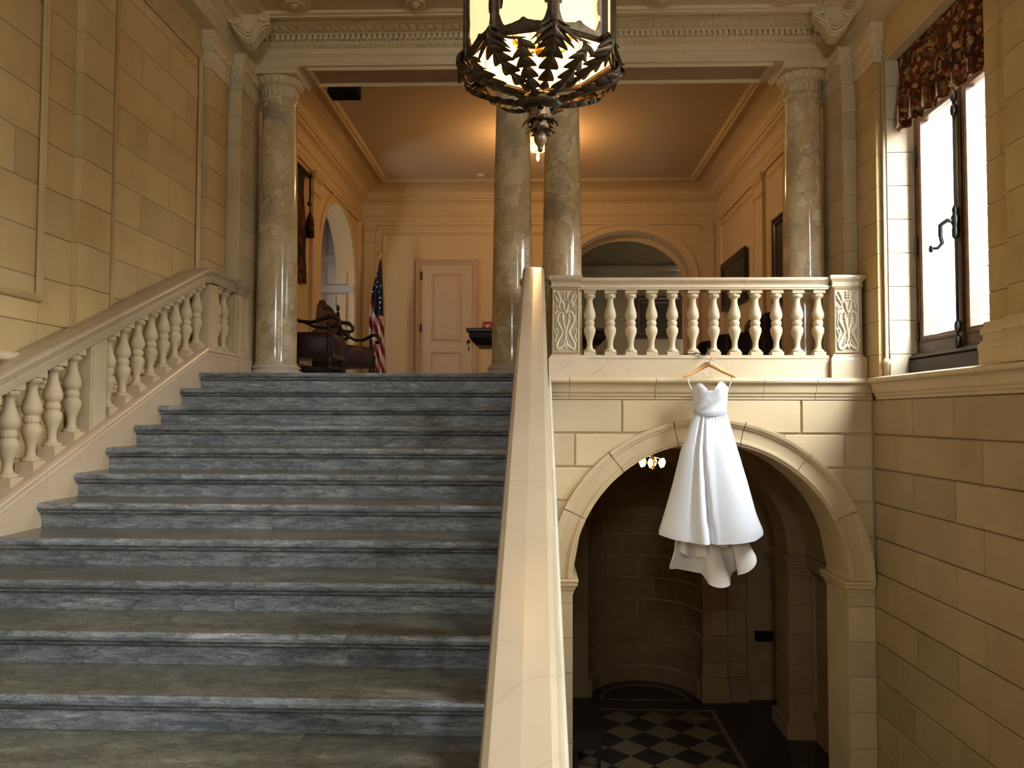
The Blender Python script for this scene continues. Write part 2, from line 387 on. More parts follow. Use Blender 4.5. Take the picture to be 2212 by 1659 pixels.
wr_reg(3.2, 3.6, .012, ZR); wr_reg(5.52, 7.10, .012, [WINZ[1], 3.215], 2.0)
wr_reg(7.10, 7.15, .012, ZR); wr_reg(7.14, 7.56, .072, zr_clip(.0, 2.87), 2.0)
wr_reg(7.56, 8.36, .012, zr_clip(.0, 2.87), 2.0)
pb = MB(); base_prof(pb, WX - .06, WX + .02, 3.6, 5.19, 0, .30, .05)
base_prof(pb, WX - .01, WX + .30, 5.19, 5.53, 0, .30, .045); pb.build('pilaster_base', LIME, wall_right)
# far window jamb, near jamb, head, sill
for i in range(len(ZR) - 2):
    z1 = min(ZR[i + 1], WINZ[1])
    block(wall_right, (0, 7.10, 0), (1, 0, 0), (0, 0, 1), (0, -1, 0), WX + .014, WX + .33, ZR[i] + .0025, z1 - .0025, .010 if i else .02, .003, REVEAL)
    block(wall_right, (0, 5.52, 0), (1, 0, 0), (0, 0, 1), (0, 1, 0), WX + .014, WX + .33, ZR[i] + .0025, z1 - .0025, .010, .003, LIME)
hd = MB()
for (a, b_), zt in zip(WIN, WTOP): hd.box(WX + .01, WX + .33, a, b_, zt - .02, zt)
hd.build('window_head', LIME, wall_right)
# slim engaged shaft standing at the far jamb corner
sh = MB(); sh.lathe([(.026, .0), (.026, .10), (.033, .11), (.038, .13), (.033, .15), (.022, .16), (.016, .17), (.016, 2.86)], (WX - .004, 7.112, 0), 14)
sh.build('corner_shaft', LIME, wall_right)
# --- string course at floor level
SPROF = [(0, 0), (.085, 0), (.10, -.012), (.106, -.03), (.10, -.046), (.086, -.055), (.07, -.06), (.06, -.075), (.052, -.13), (.045, -.142), (.034, -.146), (.034, -.168), (.02, -.172), (.02, -.2), (0, -.2)]
trim = struct(MB().box(-.01, .0, 7.5, 7.51, -.1, -.09).build('trim_1', LIME)); WMI['trim_1'] = Matrix()
def string_y(x, y0, y1, sgn, mi0=0):
    m = MB(); m.prism([(x - sgn * p, z) for p, z in SPROF], 'y', y0, y1); m.build('string_course_stone', LIME, trim)
for a, b_ in ((2.2, 3.4), (3.4, 4.6), (4.6, 5.52), (5.52, 6.53), (6.53, YB - .106)): string_y(WX, a + .002, b_ - .002, 1)
for a, b_ in ((1.2, 2.4), (2.4, 3.6), (3.6, 4.8), (4.8, 6.0), (6.0, 7.5)): string_y(-WX, a + .002, b_ - .002, -1)
for a, b_ in ((.10, .30), (.30, 1.10), (1.10, 2.10), (2.10, 2.58), (2.58, WX - .02)):
    m = MB(); m.prism([(YB - p, z) for p, z in SPROF], 'x', a + .002, b_ - .002); m.build('string_course_stone', LIME, trim)
lw = MB(); lw.box(WX, WX + .48, 5.50, 7.12, -.06, .0); lw.build('window_ledge', LIME, wall_right)
# --- balcony wall with the arch
AC, AZ, AR, AE = 1.600, -1.872, 1.268, 1.498
def arch_z(x, r): return AZ + math.sqrt(max(0, r * r - (x - AC) ** 2)) if abs(x - AC) < r else -99
wf = MB()
xs = sorted(set([.08, WX] + [AC - AR + .001, AC + AR - .001] + list(np.linspace(AC - AR + .001, AC + AR - .001, 41))))
for i in range(len(xs) - 1):
    x0, x1 = xs[i], xs[i + 1]
    za, zb = max(arch_z(x0, AR), -99), max(arch_z(x1, AR), -99)
    if za < -50 or zb < -50: za = zb = FLZ
    wf.add([(x0, YB, za), (x1, YB, zb), (x1, YB, 0), (x0, YB, 0), (x0, 7.96, za), (x1, 7.96, zb), (x1, 7.96, 0), (x0, 7.96, 0)],
           [(0, 1, 2, 3), (7, 6, 5, 4), (4, 5, 1, 0), (3, 2, 6, 7)])
wf.add([(AC - AR, YB, FLZ), (AC - AR, 7.96, FLZ), (AC - AR, 7.96, AZ + .06), (AC - AR, YB, AZ + .06), (AC + AR, YB, FLZ), (AC + AR, 7.96, FLZ), (AC + AR, 7.96, AZ + .06), (AC + AR, YB, AZ + .06)],
       [(0, 1, 2, 3), (4, 5, 6, 7)])
wall_front = struct(wf.build('wall_front', LIME)); WMI['wall_front'] = Matrix()
zf = [-.20, -.519, -.834, -1.148, -1.467, -1.786, -2.104, -2.42, -2.738, -3.06, -3.385, -3.86]
jf = [[.79, 2.45], [.35, 2.85], [.62, 2.6], [.3, 2.87], [.25, 2.95]]
for i in range(5):
    z1, z0 = zf[i] - .010, zf[i + 1] + .010
    js = [.10] + jf[i] + [WX - .012]
    for j in range(len(js) - 1):
        if i > 1 and j == 1: continue
        a, b_ = js[j] + .010, js[j + 1] - .010
        xs_ = np.linspace(a, b_, 33)
        lo = [max(z0, arch_z(x, AE)) for x in xs_]
        runs, cur = [], []
        for x, l in zip(xs_, lo):
            if l < z1 - .004: cur.append((x, l))
            else:
                if len(cur) > 1: runs.append(cur)
                cur = []
        if len(cur) > 1: runs.append(cur)
        for k, run in enumerate(runs):
            m = MB(); poly = [(x, l) for x, l in run] + [(run[-1][0], z1), (run[0][0], z1)]
            pc = (sum(p[0] for p in poly) / len(poly), sum(p[1] for p in poly) / len(poly))
            m.loft([[(x, YB - .0, z) for x, z in poly], [(x, YB - .013, z) for x, z in poly],
                    [(x + (.006 if x < pc[0] else -.006), YB - .020, z + (.006 if z < pc[1] else -.006)) for x, z in poly]], True, True)
            m.build('stone_block', ASH, wall_front)
# voussoirs
VP = [(0, .022), (.022, .022), (.026, .036), (.045, .036), (.05, .024), (.062, .024), (.064, .020), (.158, .020), (.164, .034), (.185, .040), (.19, .052), (.215, .058), (.23, .058), (.23, 0), (0, 0)]
for k in range(7):
    a0, a1 = math.radians(180 * k / 7 + .18), math.radians(180 * (k + 1) / 7 - .18)
    m = MB(); rings = []
    for i in range(9):
        a = a0 + (a1 - a0) * i / 8
        rings.append([(AC + (AR + p) * math.cos(a), YB - d, AZ + (AR + p) * math.sin(a)) for p, d in VP])
    m.loft(rings, True, True); m.build('voussoir', LIME, wall_front)
# imposts and piers
IMP = [(0, 0), (.05, 0), (.055, -.02), (.045, -.035), (.045, -.06), (.03, -.075), (.018, -.11), (.01, -.118), (.01, -.14), (0, -.14)]
def impost(x0, x1, y0, y1, name='impost', par=wall_front, z=AZ, mt=None):
    m = MB(); rings = [[(x0 - p, y0 - p, z + k), (x1 + p, y0 - p, z + k), (x1 + p, y1 + p, z + k), (x0 - p, y1 + p, z + k)] for p, k in IMP]
    m.loft(rings, True, True); return m.build(name, mt or LIME, par)
impost(AC + AR, WX - .07, YB + .0, 7.96); impost(.14, AC - AR, YB, 7.96)
for i in range(4, 11):
    for x0, x1 in ((.10, AC - AR - .002), (AC + AR + .002, WX - .012)):
        zt = min(zf[i], AZ - .14)
        if zt - zf[i + 1] > .05:
            block(wall_front, (0, YB, 0), (1, 0, 0), (0, 0, 1), (0, -1, 0), x0, x1, zf[i + 1] + .002, zt - .002, .014, .003, ASH)
# --- stair flank wall (open-well side)
sw = MB(); poly = [(YB, FLZ), (YB, -.02), (6.9, -.04), (1.6, -.04 - SL * 5.3), (1.6, FLZ)]
sw.prism(poly, 'x', -.10, .055)
wall_stair = struct(sw.build('wall_stair', LIME))
# ================================================================ VESTIBULE UNDER THE BALCONY
vl = MB()
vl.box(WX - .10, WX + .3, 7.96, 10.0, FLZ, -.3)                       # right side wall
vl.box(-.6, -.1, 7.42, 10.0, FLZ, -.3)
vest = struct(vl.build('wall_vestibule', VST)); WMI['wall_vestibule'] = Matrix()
def arch_rib(name, cx, r, y0, y1, z, mat, par, th=.16, seg=28, x0=None, x1=None, ztop=-.3):
    """solid wall slice with a round opening of radius r"""
    m = MB(); A = [pi * i / seg for i in range(seg + 1)]
    for i in range(seg):
        a, b_ = A[i], A[i + 1]
        p = [(cx + r * math.cos(a), z + r * math.sin(a)), (cx + r * math.cos(b_), z + r * math.sin(b_))]
        q = [(p[0][0], ztop), (p[1][0], ztop)]
        m.add([(p[0][0], y0, p[0][1]), (p[1][0], y0, p[1][1]), (q[1][0], y0, q[1][1]), (q[0][0], y0, q[0][1]),
               (p[0][0], y1, p[0][1]), (p[1][0], y1, p[1][1]), (q[1][0], y1, q[1][1]), (q[0][0], y1, q[0][1])],
              [(0, 1, 2, 3), (7, 6, 5, 4), (4, 5, 1, 0)])
    if x0 is not None: m.box(x0, cx - r, y0, y1, z, ztop)
    if x1 is not None: m.box(cx + r, x1, y0, y1, z, ztop)
    return m.build(name, mat, par)
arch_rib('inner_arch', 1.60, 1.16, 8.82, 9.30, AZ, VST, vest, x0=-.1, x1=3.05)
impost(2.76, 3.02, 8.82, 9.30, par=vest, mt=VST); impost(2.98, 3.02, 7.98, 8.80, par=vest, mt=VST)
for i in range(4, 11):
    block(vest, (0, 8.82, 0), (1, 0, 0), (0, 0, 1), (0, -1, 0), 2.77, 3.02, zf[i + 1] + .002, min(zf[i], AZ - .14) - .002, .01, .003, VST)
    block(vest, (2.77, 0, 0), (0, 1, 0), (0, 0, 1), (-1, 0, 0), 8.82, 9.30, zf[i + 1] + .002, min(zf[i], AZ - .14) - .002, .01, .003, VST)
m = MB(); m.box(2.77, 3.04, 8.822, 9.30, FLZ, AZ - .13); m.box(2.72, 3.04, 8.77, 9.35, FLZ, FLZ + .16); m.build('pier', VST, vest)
m = MB(); frame_moulding(m, (WX - .10, 0, 0), RU, RV, RN, 8.02, 8.76, FLZ + .3, AZ - .2, .05, .03); m.build('panel_moulding', VST, vest)
# barrel vault
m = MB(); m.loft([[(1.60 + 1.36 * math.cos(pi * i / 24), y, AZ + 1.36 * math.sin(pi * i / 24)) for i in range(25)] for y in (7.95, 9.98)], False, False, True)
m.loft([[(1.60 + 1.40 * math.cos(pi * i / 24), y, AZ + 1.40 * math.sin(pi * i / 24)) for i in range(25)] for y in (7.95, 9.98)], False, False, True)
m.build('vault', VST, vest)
# back wall with apse
APX, APR, APZ, APY = 1.34, .70, -1.56, 9.97
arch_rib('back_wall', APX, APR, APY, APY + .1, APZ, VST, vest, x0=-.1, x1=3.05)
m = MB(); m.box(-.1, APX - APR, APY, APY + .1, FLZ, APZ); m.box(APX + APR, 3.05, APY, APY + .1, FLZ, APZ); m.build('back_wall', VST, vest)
zap = [FLZ, -3.66] + sub(-3.66, -1.64, 7)[1:]
for i in range(len(zap) - 1):
    nb = 5; sh_ = .5 if i % 2 else 0
    edges = [0] + [k - sh_ for k in range(1, nb + 1) if 0 < k - sh_ < nb] + [nb]
    for k in range(len(edges) - 1):
        a0, a1 = pi * edges[k] / nb + .003, pi * edges[k + 1] / nb - .003
        m = MB(); ring = [a0 + (a1 - a0) * t / 5 for t in range(6)]
        pr = [(APR + .12, zap[i] + .002), (APR + (-.05 if i == 0 else .0), zap[i] + .002), (APR + (-.05 if i == 0 else 0), zap[i + 1] - .002), (APR + .12, zap[i + 1] - .002)]
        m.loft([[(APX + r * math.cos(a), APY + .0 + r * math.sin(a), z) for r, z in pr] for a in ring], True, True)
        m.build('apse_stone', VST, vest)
m = MB()
for r0_, z0_, z1_ in ((APR - .05, -1.60, -1.56), (APR - .03, -1.64, -1.60), (APR - .015, -1.70, -1.64)):
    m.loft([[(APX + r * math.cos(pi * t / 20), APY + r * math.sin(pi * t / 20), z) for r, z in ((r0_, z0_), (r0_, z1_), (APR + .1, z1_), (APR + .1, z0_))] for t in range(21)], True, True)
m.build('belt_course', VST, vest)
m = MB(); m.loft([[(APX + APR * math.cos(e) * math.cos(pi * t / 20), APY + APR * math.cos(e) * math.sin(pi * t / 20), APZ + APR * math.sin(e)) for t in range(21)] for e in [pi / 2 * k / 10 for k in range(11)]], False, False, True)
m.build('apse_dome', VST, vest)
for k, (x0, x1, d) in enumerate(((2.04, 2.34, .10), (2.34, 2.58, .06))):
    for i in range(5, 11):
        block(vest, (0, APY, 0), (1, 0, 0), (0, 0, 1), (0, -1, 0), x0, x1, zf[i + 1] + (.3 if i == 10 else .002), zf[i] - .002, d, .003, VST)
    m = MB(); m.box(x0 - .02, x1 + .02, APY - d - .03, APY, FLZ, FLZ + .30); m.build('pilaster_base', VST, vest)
# lower floor
DARK = plain('black_marble', (.022, .022, .02), 0.18, var=.4); CREAM = plain('cream_marble', (.14, .105, .062), 0.22, var=.2)
m = MB(); m.box(-3.4, 3.4, -4.0, 10.8, FLZ - .2, FLZ)
floor_low = struct(m.build('floor_lower', DARK)); WMI['floor_lower'] = Matrix()
def inset(name, poly, mat, h=.003):
    m = MB(); m.prism(poly, 'z', FLZ - .01, FLZ + h); return m.build(name, mat, floor_low)
CX0, CX1, CY0, CY1 = .30, 2.06, 7.30, 9.55
inset('border_strip', [(CX0, 9.56), (CX1 + .05, 9.56), (CX1 + .05, 9.61), (CX0, 9.61)], CREAM)
inset('border_strip', [(CX1, CY0), (CX1 + .05, CY0), (CX1 + .05, 9.56), (CX1, 9.56)], CREAM)
D2 = .21
def clip_poly(poly, x0, x1, y0, y1):
    for ax, lim, sgn in ((0, x0, 1), (0, x1, -1), (1, y0, 1), (1, y1, -1)):
        out = []
        for i in range(len(poly)):
            a, b_ = poly[i], poly[(i + 1) % len(poly)]
            ia, ib = (a[ax] - lim) * sgn >= 0, (b_[ax] - lim) * sgn >= 0
            if ia: out.append(a)
            if ia != ib:
                t = (lim - a[ax]) / (b_[ax] - a[ax]); out.append((a[0] + t * (b_[0] - a[0]), a[1] + t * (b_[1] - a[1])))
        poly = out
        if len(poly) < 3: return None
    return poly
tx0, ty0 = .971, 9.127
for i in range(-14, 15):
    for j in range(-14, 15):
        cx, cy = tx0 + (i + j) * D2, ty0 + D2 + (i - j) * D2
        q = .207
        p = clip_poly([(cx - q, cy), (cx, cy - q), (cx + q, cy), (cx, cy + q)], CX0, CX1 - .01, CY0, CY1)
        if p: inset('floor_tile', p, CREAM if (i + j) % 2 == 0 else DARK)
def arc(r, n=16): return [(APX + r * math.cos(pi * k / n), 9.93 + r * math.sin(pi * k / n)) for k in range(n + 1)]
inset('border_strip', arc(.56) + arc(.50)[::-1], CREAM); inset('border_strip', [(APX - .56, 9.90), (APX + .56, 9.90), (APX + .56, 9.935), (APX - .56, 9.935)], CREAM)
# ================================================================ STAIRCASE
stair = root('marble_staircase', (-1.5, 4.5, -1.885), 'wide flight of grey veined marble steps rising to the upper hall', 'staircase')
NPROF = [(0.03, 0), (-.018, 0), (-.030, -.006), (-.036, -.018), (-.034, -.032), (-.024, -.042), (-.012, -.046), (-.012, -.054), (-.004, -.058), (.004, -.066), (.012, -.07), (.03, -.07)]
RJ = {0: [-1.6], 1: [-2.35, -.9], 2: [-1.55], 3: [-2.48, -1.1], 4: [-1.9, -.75], 5: [-2.20, -.85], 6: [-1.525, -.55], 7: [-2.16, -.85], 8: [-1.46], 9: [-2.28, -.82], 10: [-1.48], 11: [-2.0, -.9], 12: [-1.3]}
for k in range(13):
    yk, zk = Y0 + .036 - k * T_, -k * R_          # riser face plane, tread level
    js = [SX0] + RJ[k] + [SX1]
    for j in range(len(js) - 1):
        a, b_ = js[j] + .0006, js[j + 1] - .0006
        m = MB(); depth = (T_ + .05) if k else .6
        pr = [(yk + p, zk + z) for p, z in NPROF] + [(yk + depth, zk - .07), (yk + depth, zk)]
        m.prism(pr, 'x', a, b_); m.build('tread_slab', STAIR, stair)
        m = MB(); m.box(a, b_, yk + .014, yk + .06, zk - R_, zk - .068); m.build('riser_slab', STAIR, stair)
m = MB(); m.prism([(Y0 + .6, -.16), (Y0 + .10, -.16), (Y0 - 12 * T_ + .1, -.16 - 12 * R_), (Y0 - 12 * T_ + .1, -2.1), (Y0 + .6, -2.1)], 'x', SX0 + .002, SX1 - .002); m.build('stair_core', JOINT, stair)
m = MB(); m.box(-WX, WX, -4.0, Y0 - 12 * T_ + .02, -1.885 - .2, -1.887)
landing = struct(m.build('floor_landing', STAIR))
# --- rails
CAPP = [(-.07, 0), (0, .004), (.07, 0), (.086, -.010), (.0925, -.028), (.088, -.046), (.074, -.056), (.074, -.063), (.066, -.067), (.058, -.088), (.066, -.106), (.076, -.112), (.078, -.128), (.07, -.134), (.07, -.150)]
CAPP = [(x, z * .87) for x, z in CAPP]
CAPP = CAPP + [(-x, z) for x, z in CAPP[3:][::-1]]
RAILZ, BEND = .955, 6.86
def rail_z(y): return RAILZ - SL * max(0, BEND - y) if y < BEND - .12 else (RAILZ if y > BEND + .12 else RAILZ - SL * (BEND + .12 - y) ** 2 / .48)
def str_z(y, off=.215, b_=6.76): return off - SL * max(0, b_ - y)
def sweep_y(mb, prof, x, ys, zf_, sm=False):
    mb.loft([[(x + p, y, zf_(y) + z) for p, z in prof] for y in ys], True, True, sm)
def rail(parent, x, cuts, name='handrail'):
    for a, b_ in zip(cuts[:-1], cuts[1:]):
        ys_ = [a + .0015] + [y for y in sub(BEND - .13, BEND + .13, 10) if a < y < b_] + [b_ - .0015]
        m = MB(); sweep_y(m, CAPP, x, ys_, rail_z); m.build(name, STRAIL, parent)
BP = [(.0515, .033), (.0535, .040), (.053, .050), (.046, .056), (.038, .060), (.030, .072), (.026, .10), (.026, .125), (.032, .155), (.044, .19), (.053, .215), (.057, .24), (.053, .262), (.042, .278), (.037, .284),
      (.043, .288), (.0455, .297), (.0455, .318), (.043, .328), (.036, .334), (.042, .342), (.052, .358), (.0565, .382), (.053, .41), (.044, .44), (.034, .475), (.0285, .51), (.028, .53), (.034, .545), (.044, .552), (.051, .560), (.0525, .572), (.050, .583), (.046, .59)]
def bal_mod(k, j):
    if k in (1, 2, 30, 31): return .05 * math.cos(14 * 2 * pi * j / 56)
    if k in (17, 16): return .03 * math.cos(14 * 2 * pi * j / 56)
    return 0
def baluster_mesh(b0, b1, k=1.0, mt=None):
    m = MB(); m.lathe([(r, z * k) for r, z in BP], (0, 0, 0), 56, bal_mod); m.box(-.055, .055, -.055, .055, b0, .034 * k); m.box(-.055, .055, -.055, .055, .589 * k, b1)
    return m.mesh('baluster', mt or BALU)
BAL_LEVEL = baluster_mesh(-.002, .627); BAL_SLOPE = baluster_mesh(-.06, .60, .89, STBAL); BAL_LEV2 = baluster_mesh(-.002, .627, 1.0, STBAL)
SPRF = [(-.11, 0), (-.105, .012), (.09, .012), (.112, .006), (.118, -.006), (.114, -.02), (.104, -.028), (.11, -.036), (.112, -.05), (.108, -.06), (.108, -.62), (-.11, -.62)]
def balustrade(x, nm, label, sgn, tail):
    rt = root(nm, (x, 4.6, -1.2), label, 'balustrade')
    prof = [(p * sgn, z) for p, z in SPRF]
    for a, b_ in ((.6, 2.05), (2.05, 3.30), (3.30, 4.55), (4.55, 5.70), (5.70, tail)):
        ys_ = [a + .001] + ([6.70, 6.76, 6.82] if a < 6.76 < b_ else []) + [b_ - .001]
        m = MB(); sweep_y(m, prof, x, ys_, str_z); m.build('string_stone', STRM, rt)
    for y0, y1 in ((3.23, 3.42), (5.06, 5.25), (6.89, 7.08), (1.40, 1.59), (.6, .75)):
        m = MB(); pts = [(y0, str_z(y0)), (y1, str_z(y1)), (y1, rail_z(y1) - .14), (y0, rail_z(y0) - .14)]
        m.prism(pts, 'x', x - .058, x + .058)
        c = .02; q = [(y0 + c, str_z(y0 + c) + .03), (y1 - c, str_z(y1 - c) + .03), (y1 - c, rail_z(y1 - c) - .17), (y0 + c, rail_z(y0 + c) - .17)]
        m.prism(q, 'x', x - .064, x + .064); m.build('pier', STBAL, rt)
    for y in [4.955 - .199 * i for i in range(8)] + [5.36 + .1995 * i for i in range(8)] + [3.12 - .199 * i for i in range(8)] + [1.27 - .199 * i for i in range(3)]:
        place('baluster', BAL_SLOPE, rt, (x, y, str_z(y) + .016))
    for y in (7.165, 7.345):
        place('baluster', BAL_LEV2, rt, (x, y, .215))
    return rt
lb = balustrade(-2.985, 'stair_balustrade', 'cream marble stair balustrade against the left wall, rising beside the steps', 1, 7.46)
rail(lb, -2.985, [.6, 2.05, 3.55, 4.62, 5.38, 6.50, 7.46])
# end pier of the left balustrade
def end_pier(rt, x0, x1, y0, y1):
    m = MB(); m.box(x0, x1, y0, y1, .21, .84)
    frame_moulding(m, (x1, 0, 0), (0, 1, 0), (0, 0, 1), (1, 0, 0), y0 + .03, y1 - .03, .27, .80, .018, .008)
    frame_moulding(m, (0, y0, 0), (1, 0, 0), (0, 0, 1), (0, -1, 0), x0 + .03, x1 - .03, .27, .80, .018, .008); m.build('pier', STBAL, rt)
    m = MB(); rg = lambda e, z: [(x0 - e, y0 - e, z), (x1 + e, y0 - e, z), (x1 + e, y1 + e, z), (x0 - e, y1 + e, z)]
    m.loft([rg(.035, 0), rg(.035, .17), rg(.03, .18), rg(.02, .19), rg(.012, .20), rg(.0, .215)], True, True); m.build('pier_base', STRM, rt)
    m = MB(); m.loft([rg(.0, .805), rg(.012, .81), rg(.014, .825), rg(.004, .835), rg(.004, .85), rg(.02, .875), rg(.026, .89), rg(.036, .905), rg(.040, .925), rg(.034, .945), rg(.02, RAILZ)], True, True); m.build('pier_cap', STRAIL, rt)
end_pier(lb, -3.09, -2.895, 7.50, 7.74)
rb = balustrade(-.036, 'stair_balustrade', 'cream marble stair balustrade on the open well side, right of the steps', -1, 7.46)
rail(rb, -.036, [.6, 1.7, 3.02, 4.75, 5.75, 6.62, 7.46])
end_pier(rb, -.13, .06, 7.50, 7.74)
# outer sloping moulding of the string on the well side
m = MB(); sweep_y(m, [(0, 0), (.05, 0), (.062, -.012), (.066, -.03), (.06, -.05), (.045, -.058), (.04, -.10), (.03, -.11), (.03, -.16), (0, -.16)], .055, [1.7, 3.4, 5.2, 6.94, 7.0, 7.32], lambda y: str_z(y, .0, 6.97))
m.build('outer_moulding', stone('weathered_limestone', (.48, .43, .30), (.38, .34, .23), .6, 2.5, .05), rb)
# ================================================================ BALCONY BALUSTRADE
bb = root('balcony_balustrade', (1.6, 7.55, 0), 'pale limestone balcony balustrade with carved end pedestals above the arch', 'balustrade')
BY = 7.50
m = MB(); m.box(.41, 2.72, YB + .0, 7.60, .001, .205); m.box(.41, 2.72, YB - .006, 7.606, .185, .196); m.box(.41, 2.72, YB + .006, 7.594, .205, .216); m.build('plinth', RAILM, bb)
for a, b_ in ((.40, 1.32), (1.32, 1.95), (1.95, 2.73)):
    m = MB(); m.prism([(BY + p, .952 + z * .88) for p, z in CAPP], 'x', a + .001, b_ - .001); m.build('rail', RAILM, bb)
for i in range(12): place('baluster', BAL_LEVEL, bb, (.497 + .1957 * i, BY, .216))
# carved relief (mirrored scrolls, vase and leaves) as a height field
def relief_mesh(w, h, nx=60, ny=150, depth=.022):
    X, Z = np.meshgrid(np.linspace(-1, 1, nx), np.linspace(0, 1, ny)); XA = np.abs(X) * (w / 2); ZZ = Z * h
    H = np.zeros_like(XA)
    def stroke(pts, r0_, r1_, amp=1.0):
        nonlocal H
        P_ = [(a * w / 2, b_ * h) for a, b_ in pts]; n = len(P_)
        # smooth polyline
        Q = []
        for i in range(n - 1):
            p0, p1, p2, p3 = P_[max(i - 1, 0)], P_[i], P_[i + 1], P_[min(i + 2, n - 1)]
            for t in np.linspace(0, 1, 8, endpoint=False):
                Q.append(tuple(.5 * (2 * p1[c] + (p2[c] - p0[c]) * t + (2 * p0[c] - 5 * p1[c] + 4 * p2[c] - p3[c]) * t * t + (3 * p1[c] - p0[c] - 3 * p2[c] + p3[c]) * t ** 3) for c in (0, 1)))
        Q.append(P_[-1])
        for i, (a, b_) in enumerate(Q):
            r = (r0_ + (r1_ - r0_) * i / len(Q)) * w
            d2 = ((XA - a) ** 2 + (ZZ - b_) ** 2) / (r * r)
            H = np.maximum(H, amp * np.sqrt(np.clip(1 - d2, 0, 1)))
    # long serpentine body, curling foot and head
    stroke([(.12, .10), (.62, .03), (.80, .10), (.55, .20), (.30, .30), (.50, .40), (.72, .48), (.66, .58), (.42, .63), (.25, .60), (.32, .53)], .075, .05)
    stroke([(.95, .15), (.80, .24), (.95, .33), (.78, .36), (.70, .29)], .05, .035, .9)
    stroke([(.0, .18), (.05, .30), (.12, .40), (.22, .47), (.20, .53)], .06, .05, .95)
    stroke([(.0, .62), (.10, .66), (.22, .76), (.30, .80)], .055, .045)
    stroke([(.0, .58), (.30, .575)], .03, .025, .8); stroke([(0, .825), (.42, .825)], .03, .03, .9)
    stroke([(.92, .70), (.80, .735), (.70, .70), (.86, .66)], .05, .035, .9); stroke([(.55, .70), (.62, .78), (.92, .86)], .05, .03)
    stroke([(.48, .78), (.55, .88), (.78, .96)], .065, .03); stroke([(.95, .90), (.75, .84), (.6, .76)], .035, .05, .85)
    for q in (.87, .91, .95): stroke([(.10, q), (.14, q + .01)], .05, .05, .85)
    stroke([(.0, .05), (.12, .13), (.05, .18)], .06, .05); stroke([(.9, .52), (.86, .60), (.95, .64)], .03, .025, .7)
    stroke([(.42, .10), (.30, .16), (.20, .21)], .035, .03, .8); stroke([(.85, .40), (.92, .46), (.86, .52)], .035, .03, .7)
    mb = MB(); vs = [((X[j, i]) * w / 2, -H[j, i] * depth, ZZ[j, i]) for j in range(ny) for i in range(nx)]
    fs = [(j * nx + i, j * nx + i + 1, (j + 1) * nx + i + 1, (j + 1) * nx + i) for j in range(ny - 1) for i in range(nx - 1)]
    mb.add(vs, fs, True); return mb
RELIEF = None
for x0, x1 in ((.135, .395), (2.755, 3.02)):
    y0, y1 = YB - .02, 7.66; xc = (x0 + x1) / 2
    rg = lambda e, z: [(x0 - e, y0 - e, z), (x1 + e, y0 - e, z), (x1 + e, y1 + e, z), (x0 - e, y1 + e, z)]
    pd = MB(); pd.box(x0, x1, y0, y1, .21, .86)
    ped = pd.build('pedestal', BALU, bb)
    m = MB(); m.loft([rg(.03, 0.0), rg(.03, .175), rg(.026, .185), rg(.016, .20), rg(.006, .21), rg(.0, .226)], True, True); m.build('pedestal_base', RAILM, ped)
    m = MB(); m.loft([rg(.0, .852), rg(.012, .856), rg(.013, .866), rg(.004, .872), rg(.006, .90), rg(.018, .918), rg(.026, .925), rg(.032, .942), rg(.028, .960), rg(.012, .966)], True, True); m.build('pedestal_cap', RAILM, ped)
    m = MB(); frame_moulding(m, (0, y0, 0), (1, 0, 0), (0, 0, 1), (0, -1, 0), x0 + .004, x1 - .004, .232, .848, .024, .020); m.build('panel_frame', BALU, ped)
    if RELIEF is None: RELIEF = relief_mesh(.215, .575).mesh('carved_relief', stone('carved_limestone', (.66, .56, .41), (.60, .50, .35), .7, 4, 0, .05))
    place('carved_relief', RELIEF, ped, (xc, y0 - .002, .253))
# ================================================================ COLUMNS
CYC = 8.10
def entasis(t): return .209 - .036 * t ** 1.7
COLDEF = [(-2.722, 'leftmost breccia marble column, standing beside the left stair balustrade'), (-.262, 'left one of the paired marble columns, at the head of the steps'),
          (.252, 'right one of the paired marble columns, behind the carved pedestal'), (2.722, 'rightmost breccia marble column, behind the balcony balusters near the window')]
def egg_band(m, r, z, n, eh, ew, out=.6):
    for i in range(n):
        a = 2 * pi * i / n
        m.ball((r * math.cos(a), r * math.sin(a), z), 1.0, 6, 4, (ew * (.55 if abs(math.cos(a)) > .7 else 1), ew * (.55 if abs(math.sin(a)) > .7 else 1), eh))
shaft_m = MB(); shaft_m.lathe([(.222, .15), (.222, .165), (.211, .18)] + [(entasis(t / 16), .19 + t / 16 * 2.70) for t in range(17)] + [(.176, 2.90), (.187, 2.91), (.19, 2.925), (.187, 2.94), (.176, 2.945)], (0, 0, 0), 48)
shaft_m = shaft_m.mesh('shaft', BREC)
BASEM = stone('column_base_marble', (.66, .58, .45), (.58, .50, .38), .2, 2, .03, 0)
base_m = MB(); base_m.box(-.275, .275, -.275, .275, .0, .045)
base_m.lathe([(.262, .045), (.276, .055), (.28, .072), (.274, .088), (.256, .096), (.246, .100), (.238, .106), (.238, .113), (.25, .117), (.256, .126), (.25, .137), (.236, .142), (.226, .147), (.226, .155)], (0, 0, 0), 48)
base_m = base_m.mesh('base', BASEM)
neck = MB(); neck.lathe([(.168, 2.94), (.170, 2.95), (.170, 3.04), (.176, 3.045), (.18, 3.052), (.176, 3.058), (.182, 3.062)], (0, 0, 0), 48)
neck.lathe([(.18, 3.06), (.20, 3.07), (.222, 3.095), (.235, 3.125), (.236, 3.14), (.22, 3.148)], (0, 0, 0), 48)
neck_m = neck.mesh('capital', ENTM)
ab = MB(); rgA = lambda e, z: [(-e, -e, z), (e, -e, z), (e, e, z), (-e, e, z)]
